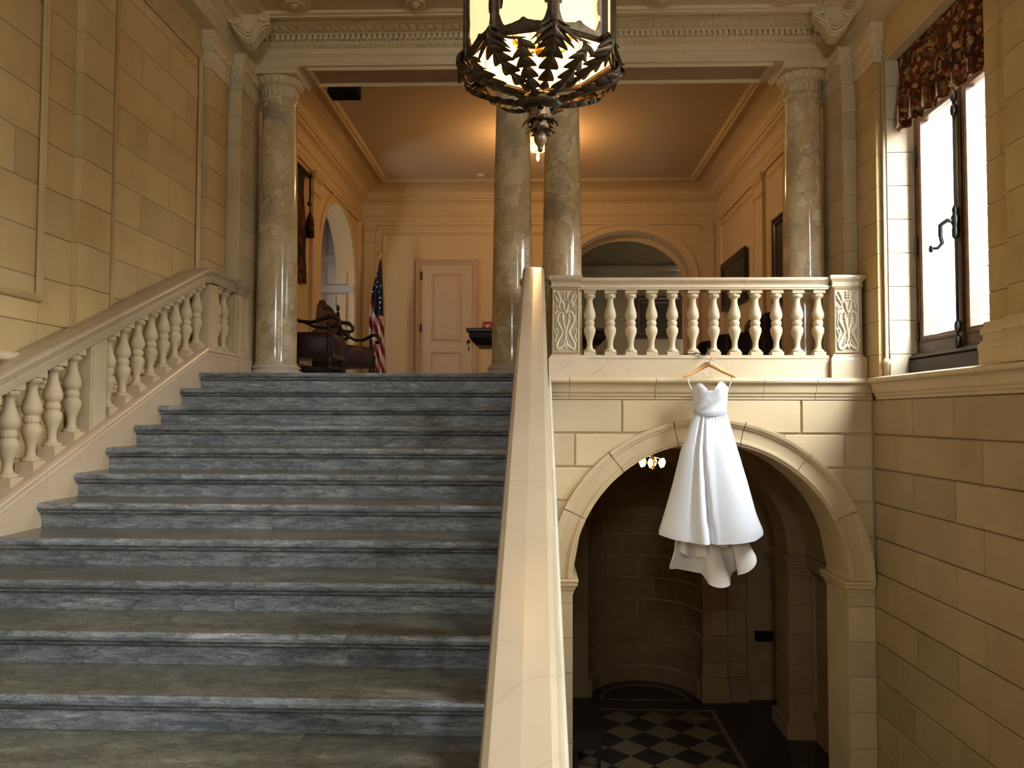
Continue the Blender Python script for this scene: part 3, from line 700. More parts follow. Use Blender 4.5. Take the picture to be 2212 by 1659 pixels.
ab.loft([rgA(.245, 3.146), rgA(.245, 3.178), rgA(.252, 3.184), rgA(.262, 3.198), rgA(.268, 3.206), rgA(.268, 3.214)], True, True)
for s_ in (-1, 1):
    for i in range(26):
        t = -.235 + .47 * i / 25
        ab.ball((t, s_ * .252, 3.19), .009, 5, 3); ab.ball((s_ * .252, t, 3.19), .009, 5, 3)
ab_m = ab.mesh('abacus', ENTM)
orn = MB()
for i in range(20):
    a = 2 * pi * i / 20; c_, s_ = math.cos(a), math.sin(a)
    # egg with a raised shell
    pts = [(.020, 3.07), (.030, 3.09), (.030, 3.115), (.022, 3.135)]
    for off, hw in ((0, .017),):
        rings = []
        for w_, z in pts:
            r = .186 + (z - 3.06) * .62 + .012
            rings.append([(c_ * r - s_ * w_ * .6, s_ * r + c_ * w_ * .6, z), (c_ * (r + .014), s_ * (r + .014), z), (c_ * r + s_ * w_ * .6, s_ * r - c_ * w_ * .6, z)])
        orn.loft(rings, False, False, True)
    a2 = a + pi / 20; c2, s2 = math.cos(a2), math.sin(a2)
    orn.tube([(c2 * (.196 + (z - 3.06) * .6), s2 * (.196 + (z - 3.06) * .6), z) for z in (3.068, 3.10, 3.138)], [.003, .005, .007], 5)
    # acanthus leaf on the necking
    lf = []
    for z, w_, o_ in ((2.955, .010, .004), (2.98, .022, .008), (3.005, .017, .009), (3.02, .022, .012), (3.038, .006, .016)):
        r = .170 + o_; lf.append([(c_ * r - s_ * w_, s_ * r + c_ * w_, z), (c_ * (r + .007), s_ * (r + .007), z), (c_ * r + s_ * w_, s_ * r - c_ * w_, z)])
    orn.loft(lf, False, False, False)
orn_m = orn.mesh('leaf_ornament', ENTM)
for i, (x, lab) in enumerate(COLDEF):
    rt = root('marble_column', (x, CYC, 0), lab, 'column', 'hall columns', local=True)
    place('shaft', shaft_m, rt); place('base', base_m, rt); cp = place('capital', neck_m, rt); place('abacus', ab_m, rt)
    o = place('leaf_ornament', orn_m, cp); o['kind'] = 'stuff'
# antae behind the outer columns and pilaster capitals
def pil_cap(x, sgn, y0, y1, par, z0=2.87, z1=3.213, out=0.0):
    """x = pilaster face plane, sgn = direction into room"""
    e = .0; xw = x - sgn * .14
    m = MB()
    def rgp(q, z): return [(xw, y0 - q, z), (x + sgn * q, y0 - q, z), (x + sgn * q, y1 + q, z), (xw, y1 + q, z)]
    m.loft([rgp(.004, z0), rgp(.018, z0 + .01), rgp(.018, z0 + .025), rgp(.006, z0 + .035), rgp(.008, z0 + .15), rgp(.016, z0 + .16), rgp(.012, z0 + .17), rgp(.03, z0 + .21), rgp(.05, z0 + .25), rgp(.05, z0 + .262), rgp(.045, z0 + .27), rgp(.045, z0 + .305), rgp(.058, z0 + .32), rgp(.06, z1)], True, True)
    cap = m.build('pilaster_capital', ENTM, par)
    m = MB(); n = max(2, int((y1 - y0) / .05)); f_ = x + sgn * .008
    def leaf(P_, hw, zb, zt, egg):
        if egg: m.ball(P_, 1, 6, 4, (.018, .018, (zt - zb) / 2))
        else:
            for dz, w_ in ((.2, .8), (.45, 1.0), (.75, .7)): m.ball((P_[0], P_[1], zb + (zt - zb) * dz), 1, 5, 3, (.012 if hw[0] < .01 else hw[0] * w_, .012 if hw[1] < .01 else hw[1] * w_, .018))
    for i in range(n + 1):
        y = y0 + (y1 - y0) * i / n
        leaf((f_, y, 0), (.008, .02), z0 + .04, z0 + .15, False); leaf((f_ + sgn * .022, y + .012, z0 + .212), 0, z0 + .175, z0 + .25, True)
    for i in range(2):
        xx = x - sgn * (.02 + .04 * i); leaf((xx, y0 - .008, 0), (.02, .008), z0 + .04, z0 + .15, False); leaf((xx, y0 - .03, z0 + .212), 0, z0 + .175, z0 + .25, True)
    o = m.build('leaf_ornament', ENTM, cap); o['kind'] = 'stuff'
pil_cap(-3.058, 1, 7.13, 7.55, wall_left); pil_cap(3.058, -1, 7.14, 7.56, wall_right)
for sgn, par in ((-1, wall_left), (1, wall_right)):
    m = MB(); xa, xb = sorted((sgn * 2.955, sgn * WX)); m.box(xa, xb, 7.62, 8.34, 0, 2.9); an = m.build('anta', ASH, par)
    for i in range(10):
        z0, z1 = .14 + .273 * i, .14 + .273 * (i + 1)
        block(par, (0, 7.62, 0), (1, 0, 0), (0, 0, 1), (0, -1, 0), xa, xb, z0 + .002, z1 - .002, .006, .003, ASH)
        block(par, (sgn * 2.955, 0, 0), (0, 1, 0), (0, 0, 1), (-sgn, 0, 0), 7.62, 8.34, z0 + .002, z1 - .002, .006, .003, ASH)
    pil_cap(sgn * 2.948, -sgn, 7.615, 8.34, par)
    m = MB(); base_prof(m, xa, xb, 7.62, 8.34, 0, .13, .03); m.build('pilaster_base', LIME, par)
# ================================================================ ENTABLATURE AND CEILING
ENT = [(0, 0), (0, .083), (.012, .09), (.016, .100), (.014, .108), (.018, .112), (.018, .162), (.024, .166), (.04, .172), (.07, .188), (.088, .198), (.09, .202), (.10, .204), (.10, .250), (.155, .252), (.16, .257), (.18, .26), (.22, .264), (.27, .268), (.30, .270), (.32, .272)]
EB, EY = 3.214, 7.85
trim2 = MB()
XE = WX - .14
ps = ENT + [(.32, .42), (-.50, .42), (-.50, 0)]
trim2.prism([(EY - p, EB + z) for p, z in ps], 'x', -XE, XE)
trim_2 = struct(trim2.build('trim_2', ENTM)); WMI['trim_2'] = Matrix()
for sgn in (-1, 1):
    m = MB(); m.prism([(sgn * (XE - p), EB + z) for p, z in ENT + [(.32, .42), (-.14, .42), (-.14, 0)]], 'y', -4.0, EY + .3)
    m.build('wall_entablature', ENTM, trim_2)
# dentils
dm = MB().box(-.0165, .0165, -.05, .02, 0, .045).mesh('dentil', ENTM)
nd_ = 105; dx = 2 * (XE - .11) / nd_
for i in range(nd_): place('dentil', dm, trim_2, (-XE + .11 + dx * (i + .5), EY - .098, EB + .205))
dm2 = MB().box(-.05, .02, -.0165, .0165, 0, .045).mesh('dentil', ENTM)
for sgn in (-1, 1):
    for i in range(22): place('dentil', dm2, trim_2, (sgn * (XE - .098), EY - .18 - dx * (i + .5), EB + .205), rotz=0 if sgn > 0 else pi)
# carved leaf and bead rows
m = MB(); n = 150
for i in range(n):
    x = -XE + .08 + 2 * (XE - .08) * i / n
    m.add([(x, EY - .034, EB + .168), (x + .03, EY - .092, EB + .198), (x + .014, EY - .075, EB + .176), (x - .006, EY - .092, EB + .198), (x + .036, EY - .034, EB + .168)], [(0, 2, 3), (2, 1, 3), (0, 4, 2), (4, 1, 2)])
for i in range(64):
    x = -XE + .24 + 2 * (XE - .24) * i / 64; w_ = .082
    m.add([(x, EY - .175, EB + .255), (x + w_ * .5, EY - .245, EB + .253), (x + w_, EY - .175, EB + .255), (x + w_ * .9, EY - .30, EB + .266), (x + w_ * .1, EY - .30, EB + .266), (x + w_ * .5, EY - .20, EB + .262)], [(0, 5, 1), (5, 2, 1), (1, 2, 3), (1, 3, 4), (0, 1, 4)])
o = m.build('leaf_moulding', ENTM, trim_2); o['kind'] = 'stuff'
m = MB()
for i in range(90):
    x = -XE + .02 + (2 * XE - .04) * i / 90
    m.ball((x + .02, EY - .014, EB + .099), 1, 6, 4, (.018, .008, .008))
    for q in (.044, .051, .058): m.ball((x + q, EY - .014, EB + .099), 1, 5, 3, (.003, .008, .0085))
o = m.build('bead_moulding', ENTM, trim_2); o['kind'] = 'stuff'
# beam soffit panel
m = MB(); frame_moulding(m, (0, 0, EB), (1, 0, 0), (0, 1, 0), (0, 0, -1), -2.38, 2.38, EY + .04, EY + .46, .045, .03); m.build('soffit_moulding', ENTM, trim_2)
m = MB(); m.box(-2.36, 2.36, EY + .06, EY + .44, EB - .004, EB + .01); m.build('soffit_panel', SOFF, trim_2)
# ceiling with strip panels, field mouldings and rosettes
CZ = EB + .272
m = MB(); m.box(-XE, XE, -4.0, EY + .1, CZ + .022, CZ + .3)
ceiling = struct(m.build('ceiling', CEILC)); WMI['ceiling'] = Matrix()
cy_edge = EY - .32
m = MB()
m.box(-XE, XE, cy_edge - .022, cy_edge + .25, CZ - .001, CZ + .05); m.box(-XE, XE, cy_edge - .034, cy_edge - .022, CZ + .008, CZ + .05)
m.box(-XE, XE, cy_edge - .135, cy_edge - .10, CZ - .004, CZ + .05); m.box(-XE, XE, cy_edge - .165, cy_edge - .135, CZ - .012, CZ + .05); m.box(-XE, XE, cy_edge - .20, cy_edge - .165, CZ + .002, CZ + .05)
for x in [-1.70 + 1.152 * i for i in range(4)]:
    m.box(x - .065, x - .045, cy_edge - .11, cy_edge, CZ - .002, CZ + .05); m.box(x + .045, x + .065, cy_edge - .11, cy_edge, CZ - .002, CZ + .05)
frame_moulding(m, (0, 0, CZ + .022), (1, 0, 0), (0, 1, 0), (0, 0, -1), -XE + .34, XE - .34, cy_edge - .50, cy_edge - .195, .03, .02)
m.box(-XE, XE, cy_edge - .56, cy_edge - .50, CZ - .004, CZ + .05)
for s_ in (-1, 1):
    x0_, x1_ = sorted((s_ * (XE - .34), s_ * (XE - .28))); m.box(x0_, x1_, 4.5, cy_edge - .2, CZ - .008, CZ + .05)
m.build('coffer_moulding', ENTM, ceiling)
ros = MB().lathe([(.145, .0), (.142, -.014), (.128, -.02), (.118, -.012), (.112, -.008), (.106, -.018), (.085, -.03), (.062, -.026), (.052, -.018), (.048, -.03), (.034, -.042), (.022, -.038), (.016, -.05), (.001, -.055)], (0, 0, 0), 32).mesh('ceiling_rosette', CEILC)
for i in range(5): place('ceiling_rosette', ros, ceiling, (-2.29 + 1.143 * i, cy_edge - .345, CZ + .022))
# scroll brackets under the cornice corners
def spiral(c, r, turns, a0, n=40, d=1):
    return [(c[0] + r * (1 - .86 * t / n) * math.cos(a0 + d * turns * 2 * pi * t / n), c[1] + r * (1 - .86 * t / n) * math.sin(a0 + d * turns * 2 * pi * t / n)) for t in range(n + 1)]
def bracket(sgn, lab):
    rt = root('scroll_bracket', (sgn * 2.80, 7.38, 3.36), lab, 'bracket', local=True)
    rt.rotation_euler = (0, 0, sgn * -.22); rt.scale = (-sgn, 1, 1)
    # local: x outwards to the room centre, z up
    S = [(-.17, .10), (-.17, .05), (-.14, .0), (-.09, -.05), (-.05, -.10), (.0, -.14), (.05, -.13), (.07, -.08), (.10, -.02), (.16, .02), (.20, .06), (.20, .11), (.16, .15), (.09, .15), (.0, .13), (-.08, .14)]
    m = MB(); m.prism(S, 'y', -.07, .12); m.build('body', ENTM, rt)
    m = MB()
    for k in range(5):
        y = -.05 + .04 * k; pts = [(-.15, y, .02), (-.10, y, -.05), (-.05, y, -.105), (.0, y, -.145), (.05, y, -.135), (.075, y, -.08), (.11, y, -.02), (.17, y, .02)]
        m.tube(pts, .014, 6)
    m.build('flute', ENTM, rt)
    for off in (0, .035, .07):
        m = MB(); m.tube(bez([(-.16 + off, -.078, .03), (-.11 + off * .8, -.082, -.04 + off * .3), (-.05 + off * .5, -.082, -.095 + off * .7), (.01, -.082, -.125 + off), (.06, -.082, -.09 + off), (.10, -.082, -.01 + off), (.17, -.078, .04 + off * .6)], 5), .012, 6); m.build('scroll_fillet', ENTM, rt)
    for c_, r_ in (((-.12, .07), .07), ((.155, .10), .05)):
        m = MB(); m.tube([(x, -.108, z) for x, z in spiral(c_, r_, 2.2, pi)], [.014 * (1 - .5 * i / 40) for i in range(41)], 6)
        m.prism([(c_[0] + r_ * 1.08 * math.cos(2 * pi * k / 20), c_[1] + r_ * 1.08 * math.sin(2 * pi * k / 20)) for k in range(20)], 'y', -.105, .12); m.build('volute', ENTM, rt)
    m = MB(); prof = [(.02, 0), (.034, .01), (.034, .05), (.022, .06), (.03, .075), (.038, .10), (.03, .125), (.02, .135), (.034, .15), (.03, .19), (.012, .20)]
    q = MB(); q.lathe(prof, (0, 0, 0), 14); m.add([(.17 + x, -.09 + z, .07 + y) for x, y, z in q.v], q.f, True); m.build('roll', ENTM, rt)
bracket(-1, 'carved scroll bracket in the left corner under the ceiling cornice'); bracket(1, 'carved scroll bracket in the right corner under the ceiling cornice')
# ================================================================ UPPER HALL
HB, HC = 13.70, 3.62
def arched_wall(axis, p0, p1, a0, a1, ztop, c, hw, zs, rise, zb=-.0, seg=32, mb=None):
    """wall slab between planes p0,p1 running a0..a1 with one arched opening (elliptic head)"""
    m = mb or MB()
    def Q(a, p, z): return (p, a, z) if axis == 'y' else (a, p, z)
    As = [a0] + [c - hw * math.cos(pi * i / seg) for i in range(seg + 1)] + [a1]
    for i in range(len(As) - 1):
        a, b_ = As[i], As[i + 1]
        f_ = lambda q: zs + rise * math.sqrt(max(0, 1 - ((q - c) / hw) ** 2))
        za, zb_ = (zb, zb) if (i == 0 or i == len(As) - 2) else (f_(a), f_(b_))
        m.add([Q(a, p0, za), Q(b_, p0, zb_), Q(b_, p0, ztop), Q(a, p0, ztop), Q(a, p1, za), Q(b_, p1, zb_), Q(b_, p1, ztop), Q(a, p1, ztop)], [(0, 1, 2, 3), (4, 5, 6, 7), (0, 1, 5, 4), (2, 3, 7, 6)])
    for q in (c - hw, c + hw):
        m.add([Q(q, p0, zb), Q(q, p1, zb), Q(q, p1, zs), Q(q, p0, zs)], [(0, 1, 2, 3)])
    return m
def archivolt(mb, axis, p, n, c, hw, zs, rise, w, h, zb=0.0, seg=36):
    """moulded arch trim on the wall plane p, proud along n (+1/-1)"""
    prof = [(0, 0), (0, h * .6), (w * .12, h * .6), (w * .15, h * .35), (w * .62, h * .35), (w * .66, h * .7), (w * .85, h), (w, h * .9), (w, 0)]
    def Q(a, z, d): return (p + n * d, a, z) if axis == 'y' else (a, p + n * d, z)
    rings = [[Q(c - hw - q, zb, d) for q, d in prof]]
    for i in range(seg + 1):
        t = pi * i / seg; rings.append([Q(c - (hw + q) * math.cos(t), zs + (rise + q) * math.sin(t), d) for q, d in prof])
    rings.append([Q(c + hw + q, zb, d) for q, d in prof]); mb.loft(rings, True, True)
hl = arched_wall('y', -WX - .30, -WX, 8.36, HB, HC + .1, 12.15, 1.04, 1.90, 1.02)
wall_hl = struct(hl.build('wall_hall_left', PLAST)); WMI[wall_hl.name] = Matrix()
hr = MB().box(WX, WX + .3, 8.36, HB, 0, HC + .1); wall_hr = struct(hr.build('wall_hall_right', PLAST)); WMI[wall_hr.name] = Matrix()
hbk = arched_wall('x', HB, HB + .35, -WX - .3, WX + .5, HC + .1, 1.557, 1.10, 2.02, .86)
wall_back = struct(hbk.build('wall_back', PLAST)); WMI[wall_back.name] = Matrix()
m = MB(); archivolt(m, 'y', -WX, 1, 12.15, 1.04, 1.90, 1.02, .14, .03); m.build('arch_moulding', PLAST, wall_hl)
m = MB(); archivolt(m, 'x', HB, -1, 1.557, 1.10, 2.02, .86, .15, .035); m.build('arch_moulding', PLAST, wall_back)
# wall panels and pilasters of the hall
def hall_pil(par, axis, p, n, a0, a1, out=.05):
    m = MB()
    def bxx(q0, q1, d, z0, z1):
        lo, hi = sorted((p, p + n * d)); (m.box(lo, hi, q0, q1, z0, z1) if axis == 'y' else m.box(q0, q1, lo, hi, z0, z1))
    bxx(a0, a1, out, 0, 2.99)
    for e, z0, z1 in ((.012, 2.68, 2.695), (.018, 2.695, 2.71), (.015, 2.88, 2.91), (.03, 2.91, 2.95), (.04, 2.95, 2.99), (.03, 0, .2)): bxx(a0 - e, a1 + e, out + e, z0, z1)
    m.build('pilaster', PLAST, par)
hall_pil(wall_hl, 'y', -WX, 1, 10.58, 11.00 - .10); hall_pil(wall_hl, 'y', -WX, 1, 13.46, 13.70); hall_pil(wall_hr, 'y', WX, -1, 10.78, 11.18); hall_pil(wall_hr, 'y', WX, -1, 13.46, 13.70)
hall_pil(wall_back, 'x', HB, -1, -3.06, -2.86); hall_pil(wall_back, 'x', HB, -1, 2.86, 3.06)
m = MB(); frame_moulding(m, (-WX, 0, 0), LU, LV, LN, 8.5, 10.44, .3, 2.90, .06, .03); m.build('panel_moulding', PLAST, wall_hl)
m = MB(); frame_moulding(m, (WX, 0, 0), RU, RV, RN, 8.5, 10.64, .3, 2.90, .06, .03); frame_moulding(m, (WX, 0, 0), RU, RV, RN, 11.32, 13.36, .3, 2.90, .06, .03); m.build('panel_moulding', PLAST, wall_hr)
m = MB(); frame_moulding(m, (0, HB, 0), (1, 0, 0), (0, 0, 1), (0, -1, 0), -2.74, .18, .3, 2.86, .055, .028); m.build('panel_moulding', PLAST, wall_back)
# hall cornice with cove
CP = [(0, 2.985), (.035, 2.985), (.035, 3.05), (.045, 3.055), (.045, 3.11), (.06, 3.135), (.065, 3.155), (.02, 3.165), (.02, 3.36), (.035, 3.37), (.05, 3.40), (.08, 3.41), (.095, 3.44), (.12, 3.445), (.125, 3.475), (.14, 3.485), (.14, 3.50)]
CP += [(.14 + .38 * (1 - math.cos(t)), 3.50 + .12 * math.sin(t)) for t in (.25, .5, .75, 1.0, 1.25, pi / 2)]
m = MB(); m.loft([[(-WX + p, 8.36, z) for p, z in CP], [(-WX + p, HB - p, z) for p, z in CP], [(WX - p, HB - p, z) for p, z in CP], [(WX - p, 8.36, z) for p, z in CP]], False, False)
trim_3 = struct(m.build('trim_3', PLAST)); WMI['trim_3'] = Matrix()
m = MB()
for i in range(110):
    t = (i + .5) / 110; m.ball((-WX + .1 + (2 * WX - .2) * t, HB - .062, 3.145), 1, 5, 3, (.02, .014, .014)); m.ball((-WX + .1 + (2 * WX - .2) * t, HB - .05, 3.395), 1, 5, 3, (.02, .012, .016))
    y = 8.4 + (HB - 8.5) * t
    for s_ in (-1, 1): m.ball((s_ * (WX - .062), y, 3.145), 1, 5, 3, (.014, .018, .014)); m.ball((s_ * (WX - .05), y, 3.395), 1, 5, 3, (.012, .018, .016))
o = m.build('egg_moulding', PLAST, trim_3); o['kind'] = 'stuff'
m = MB(); m.box(-WX - .3, WX + .3, 8.30, HB + .3, HC, HC + .2)
ceil2 = struct(m.build('ceiling_hall', CEILP)); WMI['ceiling_hall'] = Matrix()
m = MB(); frame_moulding(m, (0, 0, HC), (1, 0, 0), (0, 1, 0), (0, 0, -1), -2.66, 2.66, 8.6, 13.18, .13, .03); m.build('field_moulding', PLAST, ceil2)
# panelled recess seen through the left arch
rc = MB(); rc.box(-4.40, -WX - .29, 13.19, 13.45, 0, 3.2); rc.box(-4.40, -WX - .29, 10.85, 11.11, 0, 3.2); rc.box(-4.40, -WX - .25, 10.85, 13.45, 3.15, 3.3)
rc.box(-4.55, -4.40, 10.85, 11.25, 0, 3.2); rc.box(-4.55, -4.40, 11.75, 13.45, 0, 3.2); rc.box(-4.55, -4.40, 11.25, 11.75, 1.9, 3.2); rc.box(-4.55, -4.40, 11.25, 11.75, 0, 1.1)
wall_rec = struct(rc.build('wall_recess', PLASTW)); WMI[wall_rec.name] = Matrix()
m = MB()
for z0, z1 in ((.2, 1.72), (1.84, 2.24), (2.36, 3.05)): frame_moulding(m, (0, 13.19, 0), (1, 0, 0), (0, 0, 1), (0, -1, 0), -3.60 - .0, -3.22, z0, z1, .03, .025)
for z0, z1 in ((.2, 1.72), (1.84, 2.24), (2.36, 3.05)): frame_moulding(m, (0, 13.19, 0), (1, 0, 0), (0, 0, 1), (0, -1, 0), -4.35, -3.72, z0, z1, .03, .025)
m.box(-4.4, -WX, 13.17, 13.20, 1.72, 1.84); m.box(-4.4, -WX, 13.17, 13.20, 2.24, 2.36); m.build('panel_moulding', PLASTW, wall_rec)
w3 = MB()
for a in (11.27, 11.5, 11.73): w3.box(-4.5, -4.44, a - .02, a + .02, 1.1, 1.9)
for z in (1.12, 1.5, 1.88): w3.box(-4.5, -4.44, 11.25, 11.75, z - .02, z + .02)
window_2 = struct(w3.build('window_2', PLASTW)); WMI['window_2'] = Matrix()
pn = MB().box(-4.472, -4.468, 0, .21, 0, .36).mesh('pane', GLASS)
for i in range(2):
    for j in range(2): place('pane', pn, window_2, (0, 11.28 + .23 * i, 1.13 + .38 * j))
# dim room behind the back arch
br = MB(); br.box(-1.2, 3.6, 16.80, 17.0, 0, 3.7); br.box(3.45, 3.6, 14.05, 16.9, 0, 3.7); br.box(-1.2, -1.05, 14.05, 16.9, 0, 3.7); br.box(-1.2, 3.6, 14.05, 17.0, 3.6, 3.75)
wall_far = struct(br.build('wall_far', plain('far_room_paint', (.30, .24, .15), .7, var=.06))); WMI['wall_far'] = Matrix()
m = MB()
for x0, x1 in ((-.9, .9), (1.1, 3.3)): frame_moulding(m, (0, 16.80, 0), (1, 0, 0), (0, 0, 1), (0, -1, 0), x0, x1, .3, 2.55, .05, .03)
m.box(-1.2, 3.6, 16.74, 16.80, 2.75, 2.85); m.build('panel_moulding', MATS['far_room_paint'], wall_far)
m = MB(); archivolt(m, 'x', 14.05, 1, 1.557, 1.04, 1.98, .80, .14, .05); m.build('inner_arch', PLAST, wall_far)
# ---- door
dr = MB(); frame_moulding(dr, (0, HB, 0), (1, 0, 0), (0, 0, 1), (0, -1, 0), -2.155, -1.045, -.2, 2.385, .11, .055)
door_1 = struct(dr.build('door_1', DOORM)); WMI['door_1'] = Matrix()
m = MB(); m.box(-2.04, -1.15, HB - .02, HB + .0, 0.0, 2.275)
frame_moulding(m, (0, HB - .02, 0), (1, 0, 0), (0, 0, 1), (0, -1, 0), -1.86, -1.33, .95, 2.13, .05, .022); frame_moulding(m, (0, HB - .02, 0), (1, 0, 0), (0, 0, 1), (0, -1, 0), -1.86, -1.33, .15, .76, .05, .022)
m.box(-1.78, -1.41, HB - .03, HB - .018, 1.03, 2.05); m.build('door_leaf', DOORM, door_1)
for z in (2.02, 1.10):
    m = MB(); m.box(-2.055, -2.025, HB - .05, HB - .018, z, z + .14); m.build('hinge', IRON, door_1)
m = MB(); m.lathe([(.005, 0), (.03, .005), (.012, .02), (.012, .04), (.03, .05), (.032, .065), (.02, .08), (.001, .082)], (0, 0, 0), 14); k_ = MB(); k_.add([(-1.20 + x, HB - .02 - z, .93 + y) for x, y, z in m.v], m.f, True); k_.build('door_knob', IRON, door_1)
m = MB(); m.box(-1.215, -1.185, HB - .025, HB - .018, .77, .84); m.build('keyhole_plate', IRON, door_1)
# ================================================================ THINGS IN THE HALL
# carved armchairs (local: front +x, width along y)
def tw(mb, c, z0, z1, r, n=5):
    prof = [(r * .7, z0)]
    for i in range(n):
        a = z0 + (z1 - z0) * i / n; h = (z1 - z0) / n; prof += [(r * .62, a + h * .06), (r, a + h * .35), (r, a + h * .65), (r * .62, a + h * .94)]
    mb.lathe(prof + [(r * .7, z1)], (c[0], c[1], 0), 12)
def armchair(loc, rz, label):
    t = root('carved_armchair', loc, label, 'armchair', 'carved armchairs', rz, local=True)
    for s_ in (-1, 1):
        m = MB(); m.box(.22, .28, s_ * .27 - .03, s_ * .27 + .03, 0, .07); tw(m, (.25, s_ * .27), .07, .29, .032, 3); m.box(.235, .30, s_ * .285 - .02, s_ * .285 + .02, .29, .47); m.build('leg', DWOOD, t)
        m = MB(); m.box(-.33, -.27, s_ * .27 - .03, s_ * .27 + .03, 0, .5); m.build('leg', DWOOD, t)
        m = MB(); tw(m, (.24, s_ * .28), .47, .70, .024, 4); m.build('arm_post', DWOOD, t)
        m = MB(); pts = [(-.33, s_ * .29, .80), (-.22, s_ * .29, .765), (-.08, s_ * .295, .70), (.06, s_ * .30, .69), (.16, s_ * .30, .72), (.25, s_ * .30, .755), (.33, s_ * .30, .745), (.375, s_ * .30, .70), (.37, s_ * .30, .655), (.335, s_ * .30, .64), (.315, s_ * .30, .66)]
        m.tube(pts, [.022, .022, .024, .026, .028, .030, .030, .028, .026, .024, .02], 8, flat=(1.3, .8)); m.build('arm', DWOOD, t)
    m = MB(); m.box(-.32, .29, -.29, .29, .29, .36); m.build('seat_rail', DWOOD, t)
    m = MB(); rg = lambda e, z: [(-.30 + e, -.275 + e, z), (0, -.285 + e, z), (.29 - e, -.275 + e, z), (.30 - e, 0, z), (.29 - e, .275 - e, z), (0, .285 - e, z), (-.30 + e, .275 - e, z), (-.31 + e, 0, z)]
    m.loft([rg(.01, .33), rg(0, .36), rg(-.008, .50), rg(.0, .545), rg(.03, .575), rg(.09, .59), rg(.2, .598)], True, True, True); m.build('seat', LEATH, t)
    # raked back with posts, upholstery, crest and finials
    bx = lambda z: -.30 - (z - .5) * .18
    for s_ in (-1, 1):
        m = MB(); m.tube([(bx(z), s_ * .27, z) for z in (.45, .7, .9, 1.10)], .026, 8); p_ = m.build('back_post', DWOOD, t)
        m = MB(); q = MB().lathe([(.012, 0), (.026, .01), (.012, .03), (.03, .06), (.032, .085), (.018, .11), (.004, .125)], (bx(1.1), s_ * .27, 1.10), 12); q.build('finial', DWOOD, p_)
    m = MB(); rows = []
    for z, w_ in ((.58, .235), (.70, .24), (.85, .24), (1.0, .235), (1.08, .20), (1.12, .12)): rows.append([(bx(z) + .035 * (1 - (y / .26) ** 2), y, z) for y in [w_ * (k / 4 - 1) for k in range(9)]])
    m.loft(rows, False, False, True); rows2 = [[(x - .06, y, z) for x, y, z in r] for r in rows]; m.loft(rows2, False, False, True); m.build('backrest', LEATH, t)
    cr = [(-.26, 1.02), (-.24, 1.08), (-.19, 1.10), (-.16, 1.15), (-.11, 1.19), (-.06, 1.20), (-.035, 1.245), (0, 1.265), (.035, 1.245), (.06, 1.20), (.11, 1.19), (.16, 1.15), (.19, 1.10), (.24, 1.08), (.26, 1.02), (.20, 1.05), (.12, 1.12), (0, 1.145), (-.12, 1.12), (-.20, 1.05)]
    m = MB(); m.loft([[(bx(z) + d, y, z) for y, z in cr] for d in (-.05, .02)], True, True); m.build('crest', DWOOD, t)
    m = MB(); m.box(-.33, -.28, -.27, .27, .50, .56); m.build('back_rail', DWOOD, t)
    m = MB(); m.box(-.05, .0, -.26, .26, .16, .2); m.box(-.30, .25, -.285, -.255, .14, .19); m.box(-.30, .25, .255, .285, .14, .19); m.build('stretcher', DWOOD, t)
    return t
armchair((-2.60, 9.08, 0), .0, 'dark carved armchair with scrolled arms, half hidden behind the leftmost column')
armchair((-2.66, 10.72, 0), -.55, 'dark carved armchair with crested red back, between the left column and the flag')
# long dark table behind the paired columns
t = root('library_table', (0, 9.9, 0), 'long dark wooden table behind the paired columns', 'table')
m = MB(); rg = lambda e, z: [(-.84 - e, 9.55 - e, z), (.84 + e, 9.55 - e, z), (.84 + e, 10.3 + e, z), (-.84 - e, 10.3 + e, z)]
m.loft([rg(-.14, .50), rg(-.09, .51), rg(-.03, .56), rg(-.005, .60), rg(.0, .625), rg(-.02, .64), rg(-.02, .65), rg(.02, .66), rg(.03, .672), rg(.03, .70), rg(.02, .71)], True, True); m.build('table_top', DWOOD, t)
for x in (-.30, .30):
    m = MB(); m.lathe([(.14, .06), (.12, .1), (.06, .16), (.09, .28), (.12, .36), (.07, .44), (.12, .50), (.12, .52)], (x, 9.92, 0), 18); m.box(x - .07, x + .07, 9.62, 10.22, 0, .065); m.build('pedestal_leg', DWOOD, t)
m = MB(); m.box(-.3, .3, 9.89, 9.95, .10, .15); m.build('stretcher', DWOOD, t)
# striped armchair seen through the balusters
def striped(name):
    mt, nt, b = new_mat(name); gm = N(nt, 'ShaderNodeNewGeometry'); sp = N(nt, 'ShaderNodeSeparateXYZ'); L(nt, gm.outputs['Position'], sp.inputs[0])
    ad = N(nt, 'ShaderNodeMath', operation='ADD'); L(nt, sp.outputs[1], ad.inputs[0]); L(nt, sp.outputs[0], ad.inputs[1])
    mu = N(nt, 'ShaderNodeMath', operation='MULTIPLY', i_1=7.0); L(nt, ad.outputs[0], mu.inputs[0]); fr = N(nt, 'ShaderNodeMath', operation='FRACT'); L(nt, mu.outputs[0], fr.inputs[0])
    c = ramp(nt, fr.outputs[0], [(0, (.012, .009, .008)), (.5, (.05, .008, .006)), (.62, (.16, .07, .025)), (.70, (.012, .012, .01))], 'CONSTANT'); L(nt, c, b.inputs['Base Color']); b.inputs['Roughness'].default_value = .8
    return mt
STRP = striped('striped_upholstery')
t = root('striped_armchair', (2.52, 9.75, 0), 'dark striped upholstered armchair behind the right balusters', 'armchair')
m = MB(); m.box(2.16, 2.72, 9.46, 10.06, .16, .42); m.build('seat', STRP, t)
m = MB(); pf = [(2.66, .2), (2.62, .60), (2.65, .80), (2.69, .87), (2.76, .885), (2.83, .86), (2.88, .78), (2.90, .2)]; m.prism(pf, 'y', 9.40, 10.12); m.build('backrest', STRP, t)
